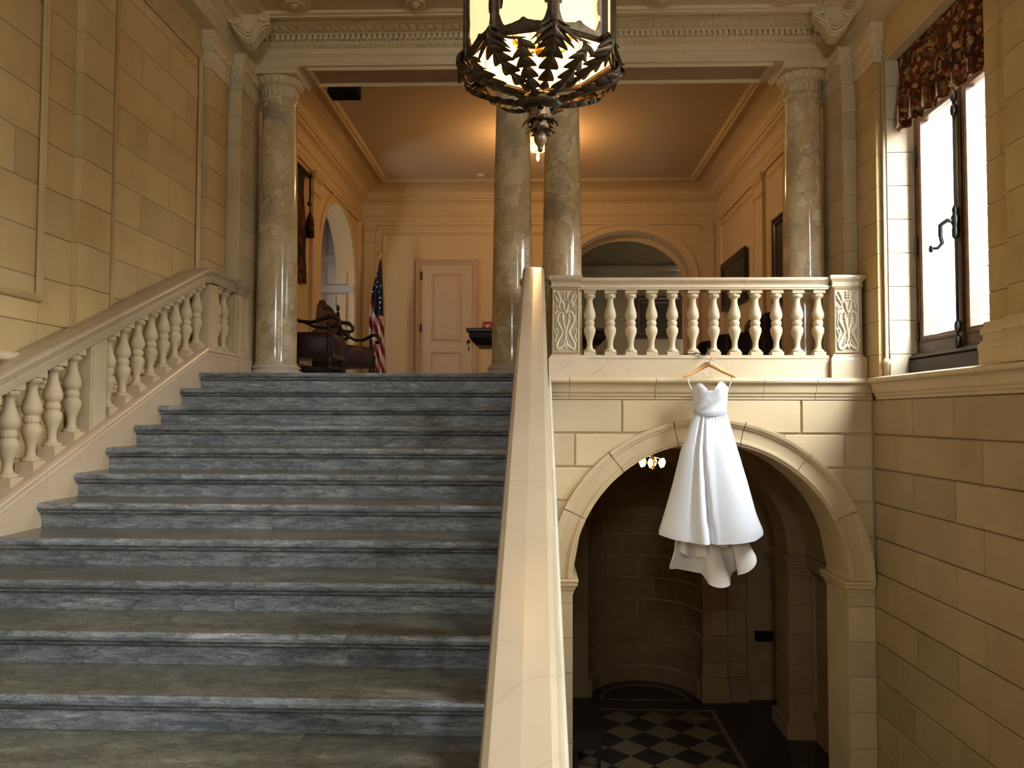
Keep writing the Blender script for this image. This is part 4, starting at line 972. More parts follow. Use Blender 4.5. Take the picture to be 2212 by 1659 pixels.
for y0, y1 in ((9.30, 9.46), (10.06, 10.22)):
    m = MB(); pf = [(2.12, .16), (2.10, .42), (2.06, .48), (2.05, .54), (2.09, .59), (2.20, .61), (2.40, .63), (2.66, .66), (2.74, .6), (2.74, .16)]; m.prism(pf, 'y', y0, y1); m.build('arm', STRP, t)
for x, y in ((2.16, 9.36), (2.80, 9.36), (2.16, 10.16), (2.80, 10.16)):
    m = MB(); m.lathe([(.02, 0), (.03, .02), (.02, .06), (.035, .16)], (x, y, 0), 10); m.build('leg', DWOOD, t)
# flag on its staff
FLR, FLW, FLB = plain('flag_red', (.20, .014, .016), .75), plain('flag_white', (.62, .52, .44), .75), plain('flag_navy', (.010, .014, .028), .8)
t = root('flag', (-2.63, 13.2, 0), 'American flag hanging in folds from a staff with a gilt eagle', 'flag')
m = MB(); m.tube([(-2.64, 13.25, .02), (-2.66, 13.22, 2.30)], .014, 8); m.build('staff', GOLD, t)
m = MB(); m.lathe([(.14, 0), (.14, .03), (.06, .06), (.03, .1), (.02, .12)], (-2.64, 13.25, 0), 16); m.build('base', GOLD, t)
# cloth: u runs round the folds, v down
m = MB(); nu, nv = 36, 80; V = []
def fl_edge(v, k):   # left, right x of the draped cloth
    Lx = np.interp(v, [0, .10, .25, .5, .75, 1], [-2.685, -2.725, -2.80, -2.85, -2.835, -2.80]); Rx = np.interp(v, [0, .10, .25, .5, .75, 1], [-2.655, -2.64, -2.625, -2.61, -2.585, -2.56])
    return Lx, Rx
for j in range(nv + 1):
    v = j / nv; Lx, Rx = fl_edge(v, 0); z = 2.27 - 2.05 * v
    for i in range(nu + 1):
        u = i / nu; x = Lx + (Rx - Lx) * u; y = 13.19 - .05 * math.sin(u * pi) - .035 * math.cos(u * 5.2 * pi) * min(1, v * 3)
        V.append((x, y, z))
F = []; MI = []
for j in range(nv):
    for i in range(nu):
        F.append((j * (nu + 1) + i, j * (nu + 1) + i + 1, (j + 1) * (nu + 1) + i + 1, (j + 1) * (nu + 1) + i))
        u, v = (i + .5) / nu, (j + .5) / nv
        fold = .0 if u < .36 else (.34 * (u - .36) / .32 if u < .68 else .34 + .5 * (u - .68))
        canton = v < (.30 + .17 * u * (1 if u < .36 else 0) + (0.0 if u < .36 else .14 + .22 * (u - .36) * (1 if u < .7 else .2)))
        d = v * 1.0 - (u * .22 if u < .36 else (u - .36) * .42 + .02)
        MI.append(2 if canton else (0 if int(d * 11 + 40) % 2 else 1))
for f, mi in zip(F, MI): m.add([V[k] for k in f], [(0, 1, 2, 3)], True, mi)
m.build('cloth', [FLR, FLW, FLB], t)
def star(mb, c, r):
    pts = [(c[0] + (r if k % 2 == 0 else r * .42) * math.sin(pi * k / 5), c[1], c[2] + (r if k % 2 == 0 else r * .42) * math.cos(pi * k / 5)) for k in range(10)]
    mb.add([c] + pts, [(0, 1 + k, 1 + (k + 1) % 10) for k in range(10)])
for x, z, r in ((-2.715, 1.98, .02), (-2.69, 1.885, .016), (-2.775, 1.72, .02), (-2.665, 1.72, .016), (-2.64, 1.815, .018), (-2.66, 1.62, .016), (-2.645, 1.535, .017), (-2.63, 1.61, .014), (-2.65, 1.445, .016), (-2.70, 1.80, .015), (-2.73, 1.84, .013), (-2.69, 2.07, .014)):
    m = MB(); star(m, (x, 13.085, z), r); m.v = [(a, 13.19 - .05 - .055, b_) for a, _, b_ in m.v]; m.build('star', WHITEP, t)
eg = MB(); eg.ball((-2.66, 13.22, 2.325), .022); eg.ball((-2.66, 13.22, 2.375), 1, 8, 6, (.018, .018, .04)); eg.ball((-2.655, 13.20, 2.425), .014)
for s_ in (-1, 1):
    eg.tube([(-2.66, 13.22, 2.38), (-2.66 + s_ * .03, 13.22, 2.43), (-2.66 + s_ * .06, 13.22, 2.42), (-2.66 + s_ * .085, 13.22, 2.37), (-2.66 + s_ * .088, 13.22, 2.33)], [.012, .018, .02, .014, .004], 8, flat=(1, .4))
    eg.tube([(-2.66 + s_ * .01, 13.22, 2.36), (-2.66 + s_ * .045, 13.22, 2.39), (-2.66 + s_ * .065, 13.22, 2.35)], [.01, .012, .004], 6)
eg.build('eagle_finial', GOLD, t)
# tapestry on the left wall with tassel
def weave(name, pal, scale):
    mt, nt, b = new_mat(name); gm = N(nt, 'ShaderNodeNewGeometry')
    v = N(nt, 'ShaderNodeTexVoronoi', feature='F1', distance='MANHATTAN', Scale=scale); L(nt, gm.outputs['Position'], v.inputs['Vector'])
    nz = N(nt, 'ShaderNodeTexNoise', Scale=scale * .9, Detail=2.0, Distortion=.6); L(nt, gm.outputs['Position'], nz.inputs['Vector'])
    sp = N(nt, 'ShaderNodeSeparateColor'); L(nt, v.outputs['Color'], sp.inputs[0])
    c = ramp(nt, sp.outputs[0], [(i / len(pal), q) for i, q in enumerate(pal)], 'CONSTANT')
    w_ = N(nt, 'ShaderNodeMath', operation='MULTIPLY_ADD', i_1=.25); L(nt, nz.outputs[0], w_.inputs[0]); L(nt, v.outputs['Distance'], w_.inputs[2])
    ring = ramp(nt, w_.outputs[0], [(0, (1, 1, 1)), (.24, (0, 0, 0)), (.34, (1, 1, 1)), (.42, (0, 0, 0)), (.62, (1, 1, 1)), (.68, (0, 0, 0))], 'CONSTANT')
    c2 = ramp(nt, sp.outputs[1], [(i / len(pal), q) for i, q in enumerate(pal[3:] + pal[:3])], 'CONSTANT'); c = mixc(nt, ring, c, c2); L(nt, c, b.inputs['Base Color']); b.inputs['Roughness'].default_value = .85; b.inputs['Specular IOR Level'].default_value = .1
    return mt
TAP = weave('tapestry_weave', [(.02, .012, .008), (.07, .035, .018), (.03, .02, .012), (.13, .045, .015), (.02, .015, .01)], 14)
t = root('wall_tapestry', (-3.08, 9.6, 1.36), 'dark woven tapestry with hanging tassel on the left hall wall', 'tapestry')
m = MB(); rows = []
for j in range(13):
    z = 2.84 - 1.47 * j / 12; rows.append([(-3.085 + .02 * math.sin(y * 9 + j * .3), y - (.03 * math.sin(j * .9) if y > 10.2 else 0), z) for y in sub(8.95, 10.27, 16)])
m.loft(rows, False, False, True); m.loft([[(x - .012, y, z) for x, y, z in r] for r in rows], False, False, True); m.build('cloth', TAP, t)
m = MB(); m.tube([(-3.06, 8.9, 2.85), (-3.06, 10.34, 2.85)], .022, 8); m.ball((-3.06, 10.36, 2.85), .04); m.build('rod', DWOOD, t)
m = MB(); m.tube([(-3.05, 10.33, 2.83), (-3.05, 10.34, 2.55), (-3.05, 10.31, 2.46)], .012, 6); m.ball((-3.05, 10.32, 2.46), 1, 8, 6, (.03, .05, .03)); m.lathe([(.012, .0), (.03, -.05), (.045, -.10), (.05, -.2), (.055, -.34), (.0, -.35)], (-3.05, 10.36, 2.36), 14, lambda k, j: .12 * (j % 2)); m.tube([(-3.05, 10.33, 2.46), (-3.05, 10.36, 2.35)], .008, 6); m.build('tassel', TAP, t)
# pictures
def picture(loc_fn, w, h, label, rim, fm, im, depth=.04):
    t = root('framed_picture', loc_fn(w / 2, 0, 0), label, 'picture')
    m = MB(); pts = [(0, 0), (0, 1)]
    prof = [(0, 0), (0, depth), (rim * .3, depth), (rim * .5, depth * .6), (rim * .8, depth * .7), (rim, depth * .4), (rim, 0)]
    m.loft([[loc_fn(a + p * sa, b_ + p * sb, d) for p, d in prof] for a, b_, sa, sb in ((0, 0, 1, 1), (w, 0, -1, 1), (w, h, -1, -1), (0, h, 1, -1))], True, False, False, 0, loop=True); m.build('frame', fm, t)
    m = MB(); m.add([loc_fn(rim, rim, .01), loc_fn(w - rim, rim, .01), loc_fn(w - rim, h - rim, .01), loc_fn(rim, h - rim, .01)], [(0, 1, 2, 3)]); m.build('canvas', im, t)
PICA = plain('dim_painting', (.035, .028, .016), .3, var=.7, scale=4); PICF = plain('ebony_gilt_frame', (.02, .012, .007), .3)
picture(lambda a, b_, d: (WX - .032 - d, 13.14 - a, 1.38 + b_), 1.50, .78, 'wide dark framed picture on the right hall wall, nearest the back corner', .10, PICF, PICA)
picture(lambda a, b_, d: (WX - .032 - d, 10.30 - a, 1.10 + b_), .95, 1.10, 'tall dark framed picture on the right hall wall, partly behind the rightmost column', .10, PICF, PICA)
picture(lambda a, b_, d: (2.05 + a, 16.76 - d, 1.28 + b_), 1.02, .92, 'square dark framed painting in the dim room behind the balusters', .16, plain('brown_gilt_frame', (.05, .025, .010), .35, var=.4), PICA)
# fire alarm, speaker, smoke detector
t = root('fire_alarm', (-.87, 13.66, 1.15), 'small red fire alarm box on the back wall beside the door', 'fire alarm')
m = MB(); m.box(-.95, -.79, 13.64, 13.70, 1.12, 1.28); m.build('housing', REDP, t)
m = MB(); m.box(-.91, -.83, 13.632, 13.64, 1.20, 1.22); m.box(-.88, -.86, 13.632, 13.64, 1.14, 1.20); m.build('handle', WHITEP, t)
t = root('loudspeaker', (-2.15, 8.6, 3.2), 'black loudspeaker box fixed behind the beam near the left column', 'loudspeaker')
m = MB(); m.box(-2.30, -1.98, 8.38, 8.62, 3.165, 3.36); m.build('cabinet', BLACK, t); m = MB(); m.box(-2.285, -1.995, 8.372, 8.38, 3.18, 3.35); m.build('grille', plain('speaker_cloth', (.008, .008, .008), .95), t)
m = MB(); m.box(-2.2, -2.1, 8.5, 8.56, 3.36, 3.63); m.box(-1.98, -1.965, 8.44, 8.50, 3.17, 3.22); m.build('mount', BLACK, t)
m = MB(); m.lathe([(.001, -.045), (.05, -.043), (.065, -.03), (.075, -.012), (.075, 0)], (-.96, 12.82, HC), 20); tag(m.build('smoke_detector', PLASTW), 'small round smoke detector on the hall ceiling', 'smoke detector')
# ceiling fixture between the columns
BULB = plain('lit_bulb', (1, .8, .5), .4, emit=((1, .62, .25), 30.0)); SHADE = plain('amber_glass', (.9, .6, .25), .3, emit=((1, .55, .18), 2.2))
t = root('ceiling_light', (0, 10.95, 3.3), 'small lit brass ceiling light seen between the paired columns', 'ceiling light')
m = MB(); m.lathe([(.12, 0), (.11, -.02), (.04, -.04), (.02, -.06), (.02, -.12)], (0, 10.95, HC), 18); m.build('canopy', GOLD, t)
m = MB(); m.lathe([(.14, -.06), (.17, -.12), (.15, -.20), (.09, -.25), (.06, -.26)], (0, 10.95, HC), 20, lambda k, j: .05 * (j % 2)); m.build('shade', SHADE, t)
for i in range(6):
    a = 2 * pi * i / 6 + .3; m = MB(); m.tube([(0, 10.95, HC - .1), (.1 * math.cos(a), 10.95 + .1 * math.sin(a), HC - .25), (.16 * math.cos(a), 10.95 + .16 * math.sin(a), HC - .24)], .008, 6); m.build('arm', GOLD, t)
m = MB(); m.lathe([(.001, -.40), (.014, -.385), (.022, -.35), (.016, -.31), (.008, -.285), (.001, -.28)], (0, 10.95, HC), 12); m.build('bulb', BULB, t)
m = MB(); m.lathe([(.05, -.26), (.03, -.275), (.014, -.29)], (0, 10.95, HC), 12); m.build('socket', GOLD, t)
lamp('ceiling_light_glow', (0, 10.95, HC - .46), 56, (1, .60, .26), .10)
# ================================================================ WINDOW
win = MB(); FX0, FX1 = 3.375, 3.47
win.box(FX0, FX1, 7.015, 7.09, 0, 2.86); win.box(FX0, FX1, 5.53, 5.605, 0, 2.86); win.box(FX0, FX1, 5.53, 7.09, 2.78, 2.86); win.box(FX0 - .02, FX1, 5.53, 7.09, 2.33, 2.45)
window_1 = struct(win.build('window_1', WOODW)); WMI['window_1'] = Matrix()
m = MB(); m.box(3.29, FX1, 5.53, 7.085, 0, .14); m.prism([(3.31, .14), (3.29, .16), (3.33, .20), (FX1, .20), (FX1, .14)], 'y', 5.53, 7.085); m.build('bottom_rail', plain('dark_oak', (.022, .014, .008), .45, var=.3), window_1)
def casement(y0, y1):
    m = MB(); x0, x1 = 3.36, 3.43; st = .075
    m.box(x0, x1, y0, y0 + st, .205, 2.33); m.box(x0, x1, y1 - st, y1, .205, 2.33); m.box(x0, x1, y0 + st, y1 - st, .205, .345); m.box(x0, x1, y0 + st, y1 - st, 2.245, 2.33)
    frame_moulding(m, (x0, 0, 0), (0, 1, 0), (0, 0, 1), (-1, 0, 0), y0 + .035, y1 - .035, .29, 2.29, .04, .018)
    c_ = m.build('casement', WOODW, window_1); m = MB(); m.box(3.40, 3.405, y0 + st, y1 - st, .345, 2.245); m.build('pane', GLASS, c_)
casement(6.325, 7.012); casement(5.61, 6.275)
m = MB(); m.box(3.345, 3.44, 6.27, 6.335, .205, 2.33); m.build('meeting_stile', WOODW, window_1)
for y0, y1 in ((5.61, 6.27), (6.33, 7.01)):
    m = MB(); m.box(3.415, 3.42, y0, y1, 2.45, 2.78); m.build('pane', GLASS, window_1)
rod = MB(); rod.tube([(3.325, 6.32, .22), (3.325, 6.32, 2.32)], .011, 8)
for z in (.24, .36, 2.10, 2.22): rod.lathe([(.012, -.05), (.022, -.03), (.026, 0), (.022, .03), (.012, .05)], (3.325, 6.32, z), 10)
rod.build('espagnolette_rod', STEEL, window_1)
m = MB(); m.lathe([(.012, 1.06), (.024, 1.08), (.026, 1.14), (.02, 1.16), (.03, 1.19), (.03, 1.24), (.018, 1.26), (.024, 1.30), (.012, 1.33)], (3.322, 6.32, 0), 12)
m.tube([(3.31, 6.32, 1.20), (3.27, 6.34, 1.215), (3.23, 6.37, 1.18), (3.235, 6.38, 1.10), (3.25, 6.385, 1.04), (3.22, 6.40, 1.0), (3.19, 6.415, 1.005)], [.018, .018, .018, .017, .016, .014, .012], 8); m.ball((3.18, 6.42, 1.0), 1, 8, 6, (.016, .026, .032)); m.build('handle', STEEL, window_1)
for z in (.32, 1.08, 1.88):
    m = MB(); m.tube([(3.352, 7.016, z), (3.352, 7.016, z + .15)], .014, 8); m.ball((3.352, 7.016, z - .01), .012, 8, 4); m.ball((3.352, 7.016, z + .16), .012, 8, 4); m.build('hinge', STEEL, window_1)
# the two further windows of this wall (out of frame) share the same joinery
for wi, (a, b_) in enumerate(WIN[1:]):
    m = MB()
    for y in (a, (a + b_) / 2 - .04, b_ - .08): m.box(FX0, FX1, y, y + .08, 0, 2.87)
    for z in (0, 2.77): m.box(FX0, FX1, a, b_, z, z + (.2 if z == 0 else .1))
    struct(m.build('window_%d' % (wi + 3), WOODW))
# valance
VAL = weave('valance_weave', [(.045, .018, .010), (.22, .11, .04), (.12, .018, .011), (.15, .07, .026), (.06, .026, .014), (.40, .24, .095), (.14, .026, .014), (.085, .036, .014)], 27)
LINING = plain('valance_lining', (.62, .52, .42), .9)
t = root('window_valance', (3.2, 6.3, 2.2), 'patterned brown and red fabric valance gathered above the window', 'valance')
m = MB(); ny = 150; rows = []; rowsb = []
for j in range(13):
    v = j / 12; r = []
    for i in range(ny + 1):
        y = 7.085 - 1.56 * i / ny; ph = i / ny * 7.0
        fr = ph % 1.0; wob = (.5 - abs(fr - .5) * 2) * (.018 + .085 * v) + .012 * v * math.sin(i * .9)
        hem = 2.20 + .05 * (fr - .5) * -1 + (.0 if i > 4 else -.02)
        r.append((3.235 - wob - .03 * v, y - .05 * v * math.sin(2 * pi * fr), 2.875 + (hem - 2.875) * v))
    rows.append(r); rowsb.append([(x + .006, y, z) for x, y, z in r])
m.loft(rows, False, False, True, 0); m.loft(rowsb, False, False, True, 1)
m.build('cloth', [VAL, LINING], t)
m = MB(); m.tube([(3.24, 5.525, 2.862), (3.24, 7.085, 2.862)], .010, 6); m.build('rail', STEEL, t)
# exterior seen through the window
EXT = stone('exterior_render', (.72, .70, .66), (.66, .64, .60), .9, 2, .05); EXR = stone('rough_exterior_stone', (.46, .42, .36), (.30, .28, .25), .95, 9, .25, .6)
m = MB(); m.box(5.25, 9.0, 10.0, 10.4, -4, 5); wall_ext = struct(m.build('wall_exterior', EXT)); WMI['wall_exterior'] = Matrix()
m = MB(); m.box(5.07, 5.7, 9.0, 10.0, -4, 5); wall_e2 = struct(m.build('wall_exterior_pier', JOINT)); WMI[wall_e2.name] = Matrix()
z = -1.0; i = 0
while z < 4.5:
    h = random.uniform(.22, .34)
    q = MB(); x1 = 5.08 + (.32 if i % 2 else .5); vs = []
    for (a, b_) in ((5.06, x1), (x1 + .012, 5.72)):
        r = random.Random(i); P_ = lambda x, zz: (x + r.uniform(-.01, .01), 8.955 + r.uniform(-.02, .02), zz + r.uniform(-.01, .01))
        mb = MB(); xs_, zs_ = sub(a, b_, 3), sub(z, z + h - .014, 3)
        mb.add([P_(x, zz) for zz in zs_ for x in xs_] + [(a, 9.02, z), (b_, 9.02, z), (b_, 9.02, z + h - .014), (a, 9.02, z + h - .014)],
               [(k * 4 + l, k * 4 + l + 1, k * 4 + l + 5, k * 4 + l + 4) for k in range(3) for l in range(3)] + [(16, 17, 3, 2, 1, 0), (17, 18, 15, 11, 7, 3), (18, 19, 12, 13, 14, 15), (19, 16, 0, 4, 8, 12)]); mb.build('stone_block', EXR, wall_e2)
    z += h; i += 1
m = MB(); m.box(3.62, 40, -30, 60, -4.2, -4.0); struct(m.build('ground', plain('court_gravel', (.34, .31, .26), .95, var=.2)))  # unseen ground, made pale to bounce skylight up to ceiling and beam
# wing added out of view to block low sky from the left wall
m = MB(); m.box(10.0, 14.0, -16.0, 14.5, -4.0, 2.6); m.prism([(9.7, 2.6), (12.0, 3.9), (14.3, 2.6)], 'y', -16.3, 14.8)
sky_blocker = struct(m.build('wall_exterior_wing', stone('wing_fieldstone', (.30, .26, .20), (.20, .17, .13), .95, 3, .1, 0)))
# closing wall behind the camera
m = MB(); m.box(-WX - .3, RWX[0], -4.3, -4.0, FLZ, 3.75); m.box(RWX[1], WX + .3, -4.3, -4.0, FLZ, 3.75); m.box(RWX[0], RWX[1], -4.3, -4.0, FLZ, RWZ[0]); m.box(RWX[0], RWX[1], -4.3, -4.0, RWZ[1], 3.75); struct(m.build('wall_rear', ASH))
m = MB()
for x in (-.55, -.02, .49): m.box(x, x + .06, -4.2, -4.1, RWZ[0], RWZ[1])
for z in (RWZ[0], RWZ[1] - .06): m.box(-.55, .55, -4.2, -4.1, z, z + .06)
struct(m.build('window_6', WOODW))  # frame for the opening added as a rear light source
# ================================================================ LANTERN
LX, LY, LR, LZ = .012, 3.80, .364, 1.385
t = root('hanging_lantern', (LX, LY, .95), 'large bronze octagonal lantern with acanthus leaves hanging over the stairs', 'lantern')
LPANE = plain('lit_opal_glass', (.85, .62, .34), .45, emit=((1.0, .68, .34), .80))
angs = [math.radians(-90 + 9 + 45 * k) for k in range(8)]
LT = 2.12
vx = [(LX + LR * math.cos(a), LY + LR * math.sin(a)) for a in angs]
for k in range(8):
    m = MB(); m.tube([(vx[k][0], vx[k][1], LZ - .02), (vx[k][0], vx[k][1], LT)], .017, 6, smooth=False); m.build('corner_post', IRON, t)
    a, b_ = Vector((*vx[k], 0)), Vector((*vx[(k + 1) % 8], 0)); e = (b_ - a); w_ = e.length; e.normalize(); nn = Vector((e.y, -e.x, 0))
    if nn.dot(a - Vector((LX, LY, 0))) < 0: nn = -nn
    # scalloped opening in a metal plate
    def opening(u):  # lower edge height at u in 0..1
        return LZ + .026 + .012 * math.cos(2 * pi * (u - .5)) + .012 * max(0, math.cos(6 * pi * (u - .5))) * (1 if abs(u - .5) < .09 else .25) + (.06 * max(0, (abs(u - .5) - .36) / .14) ** 2)
    n_ = 28; m = MB(); us = [.10 + .80 * i / n_ for i in range(n_ + 1)]
    P_ = lambda u, z, d=0.0: tuple(a + e * (w_ * u) + nn * d + Vector((0, 0, z)))
    lo = [(u, LZ - .012) for u in us]; inn = [(u, opening((u - .10) / .80)) for u in us]
    m.loft([[P_(u, z, .006) for u, z in lo], [P_(u, z, .006) for u, z in inn], [P_(u, z + .004, -.006) for u, z in inn], [P_(u, z, -.006) for u, z in lo]], False, False, loop=True)
    for s0, s1 in ((0, .10), (.90, 1.0)):
        m.add([P_(s0, LZ - .012, .006), P_(s1, LZ - .012, .006), P_(s1, LT, .006), P_(s0, LT, .006)], [(0, 1, 2, 3)])
    wv = [LZ + .1 + (LT - LZ - .1) * i / 24 for i in range(25)]
    for s0, sg in ((.10, 1), (.90, -1)):
        m.loft([[P_(s0, z, .004) for z in wv], [P_(s0 + sg * (.035 + .028 * math.sin(z * 34)), z, .004) for z in wv]], False, False)
    m.add([P_(.06, LT - .05, .006), P_(.94, LT - .05, .006), P_(.94, LT + .02, .006), P_(.06, LT + .02, .006)], [(0, 1, 2, 3)])
    pl = m.build('panel_frame', IRON, t)
    m = MB(); m.add([P_(.03, LZ, -.012), P_(.97, LZ, -.012), P_(.97, LT, -.012), P_(.03, LT, -.012)], [(0, 1, 2, 3)]); m.build('pane', LPANE, pl)
m = MB()
for k in range(8):
    a, b_ = vx[k], vx[(k + 1) % 8]; m.tube([(a[0], a[1], LZ - .012), (b_[0], b_[1], LZ - .012)], .013, 6, smooth=False)
m.build('ring_rail', IRON, t); m = MB()
for k in range(8):
    a, b_ = vx[k], vx[(k + 1) % 8]; m.tube([(a[0], a[1], LT), (b_[0], b_[1], LT)], .018, 6, smooth=False)
m.build('ring_rail', IRON, t)
def leaf(mb, path, normal_dirs, widths, lobes, curl=.25):
    """serrated acanthus leaf along path; normal_dirs side vectors"""
    n = len(path); Lf, Rt, Md = [], [], []
    for i in range(n):
        ph_ = (i * lobes / (n - 1)) % 1.0; p = Vector(path[i]); s_ = Vector(normal_dirs[i]); w_ = widths[i]; q = .30 + .88 * math.sin(pi * min(1, ph_ * 1.06)) ** .8
        tng = (Vector(path[min(i + 1, n - 1)]) - Vector(path[max(i - 1, 0)])).normalized(); up = s_.cross(tng)
        Lf.append(p - s_ * w_ * q + up * w_ * curl + tng * w_ * 1.1 * (q - .45)); Rt.append(p + s_ * w_ * q + up * w_ * curl + tng * w_ * 1.1 * (q - .45)); Md.append(p - up * w_ * .08)
    q1 = [p * .5 + q * .5 - (p - q).cross(Vector((0, 0, 1))) * 0 for p, q in zip(Lf, Md)]; q2 = [p * .5 + q * .5 for p, q in zip(Rt, Md)]
    ridge = .12
    rows = [[tuple(x) for x in r] for r in (Lf, q1, Md, q2, Rt)]
    mb.loft(rows, False, False, False)
for k in range(8):
    a = angs[k]; c_, s_ = math.cos(a), math.sin(a); rd = lambda r, z: (LX + r * c_, LY + r * s_, z); sd = Vector((-s_, c_, 0))
    # upper leaf draped over each corner, curling in
    P = bez([rd(.372, LZ + .028), rd(.405, LZ - .01), rd(.40, LZ - .06), rd(.35, LZ - .10), rd(.27, LZ - .135), rd(.17, LZ - .17), rd(.09, LZ - .185)], 14); n = len(P)
    W_ = [np.interp(i / (n - 1), [0, .08, .22, .40, .6, .85, 1], [.02, .065, .10, .065, .045, .030, .012]) for i in range(n)]
    m = MB(); leaf(m, P, [sd] * n, W_, 8, .30); m.tube(P, [.010 - .005 * i / n for i in range(n)], 6); m.build('acanthus_leaf', IRON, t)
    # outer garland loop between the corners running down to the boss
    a2 = a + pi / 8; c2, s2 = math.cos(a2), math.sin(a2); rd2 = lambda r, z: (LX + r * c2, LY + r * s2, z); sd2 = Vector((-s2, c2, 0))
    P = bez([rd(.37, LZ + .0), rd(.405, LZ - .03), rd2(.392, LZ - .075), rd2(.36, LZ - .125), rd2(.28, LZ - .165), rd2(.18, LZ - .20), rd2(.08, LZ - .22)], 14); n = len(P)
    W_ = [np.interp(i / (n - 1), [0, .15, .3, .5, .8, 1], [.010, .018, .036, .044, .034, .02]) for i in range(n)]
    m = MB(); leaf(m, P, [sd2] * n, W_, 9, .4); m.build('garland', IRON, t)
# boss and pendant
m = MB(); m.lathe([(.07, 1.205), (.095, 1.19), (.10, 1.165), (.085, 1.15), (.05, 1.14), (.03, 1.13)], (LX, LY, 0), 24, lambda k, j: .06 * (j % 3 == 0)); m.build('boss', IRON, t)
BRASSD = plain('worn_brass', (.22, .15, .085), .42, .7, var=.5, scale=25)
def calyx(z0, z1, r, flare, n, nm):
    m = MB()
    for i in range(n):
        a = 2 * pi * i / n; c_, s_ = math.cos(a), math.sin(a); sd = Vector((-s_, c_, 0)); h = z0 - z1
        P = bez([(LX + .012 * c_, LY + .012 * s_, z0), (LX + r * c_, LY + r * s_, z0 - h * .25), (LX + r * .95 * c_, LY + r * .95 * s_, z0 - h * .6), (LX + (r + flare * .5) * c_, LY + (r + flare * .5) * s_, z1 + h * .08), (LX + (r + flare) * c_, LY + (r + flare) * s_, z1)], 4); q = len(P)
        leaf(m, P, [sd] * q, [np.interp(j / (q - 1), [0, .3, .7, 1], [.008, r * .72, r * .66, .008]) for j in range(q)], 3, -.15)
    m.lathe([(.02, z0), (r * .7, z0 - (z0 - z1) * .35), (.014, z1)], (LX, LY, 0), 14); m.build(nm, BRASSD, t)
calyx(1.158, 1.07, .052, .030, 6, 'calyx'); calyx(1.095, 1.025, .037, .030, 6, 'calyx')
m = MB(); m.lathe([(.010, 1.04), (.026, 1.02), (.031, .998), (.026, .975), (.015, .958), (.012, .95), (.013, .94), (.008, .93), (.001, .927)], (LX, LY, 0), 18, lambda k, j: .05 * (j % 3 == 0)); m.build('pendant_bud', BRASSD, t)
# candle cluster, roof and chain
m = MB()
for i in range(6):
    a = 2 * pi * i / 6 + .4; c_, s_ = math.cos(a), math.sin(a)
    m.tube(bez([(LX, LY, 1.46), (LX + .06 * c_, LY + .06 * s_, 1.44), (LX + .13 * c_, LY + .13 * s_, 1.46), (LX + .15 * c_, LY + .15 * s_, 1.52)], 5), .008, 6)
    m.lathe([(.024, 1.515), (.026, 1.525), (.012, 1.53), (.012, 1.60)], (LX + .15 * c_, LY + .15 * s_, 0), 10)
m.tube([(LX, LY, 1.42), (LX, LY, 2.3)], .012, 8); m.lathe([(.02, 1.41), (.035, 1.43), (.03, 1.46), (.012, 1.48)], (LX, LY, 0), 12); m.build('candle_arms', GOLD, t)
for i in range(6):
    a = 2 * pi * i / 6 + .4; m = MB(); m.lathe([(.008, 1.60), (.016, 1.62), (.018, 1.64), (.010, 1.67), (.001, 1.69)], (LX + .15 * math.cos(a), LY + .15 * math.sin(a), 0), 10); m.build('bulb', plain('lantern_bulb', (1, .85, .6), .4, emit=((1, .7, .35), 14)) if i == 0 else MATS['lantern_bulb'], t)
m = MB(); m.lathe([(.37, LT), (.36, LT + .03), (.28, LT + .10), (.20, LT + .14), (.17, LT + .22), (.10, LT + .27), (.05, LT + .32), (.02, LT + .36)], (LX, LY, 0), 8, smooth=False); m.build('roof', IRON, t)
for i in range(22):
    z = LT + .37 + .049 * i
    q = [(LX + (.018 * math.cos(p) if i % 2 else 0), LY + (0 if i % 2 else .018 * math.cos(p)), z + .026 * math.sin(p)) for p in [2 * pi * k / 12 for k in range(13)]]
    m = MB(); m.tube(q, .005, 5); m.build('chain_link', IRON, t)
lamp('lantern_glow', (LX, LY, 1.78), 34, (1, .64, .32), .12)
# ================================================================ WEDDING DRESS AND HANGER
DY = 7.235
SATIN = plain('white_satin', (.80, .81, .835), .42, spec=.5); SATIN.node_tree.nodes['Principled BSDF'].inputs['Sheen Weight'].default_value = .3
SATIN2 = plain('white_lining', (.86, .80, .73), .6)
t = root('wedding_dress', (1.56, DY, -1.9), 'white satin strapless wedding dress with long skirt hanging in front of the arch', 'dress')
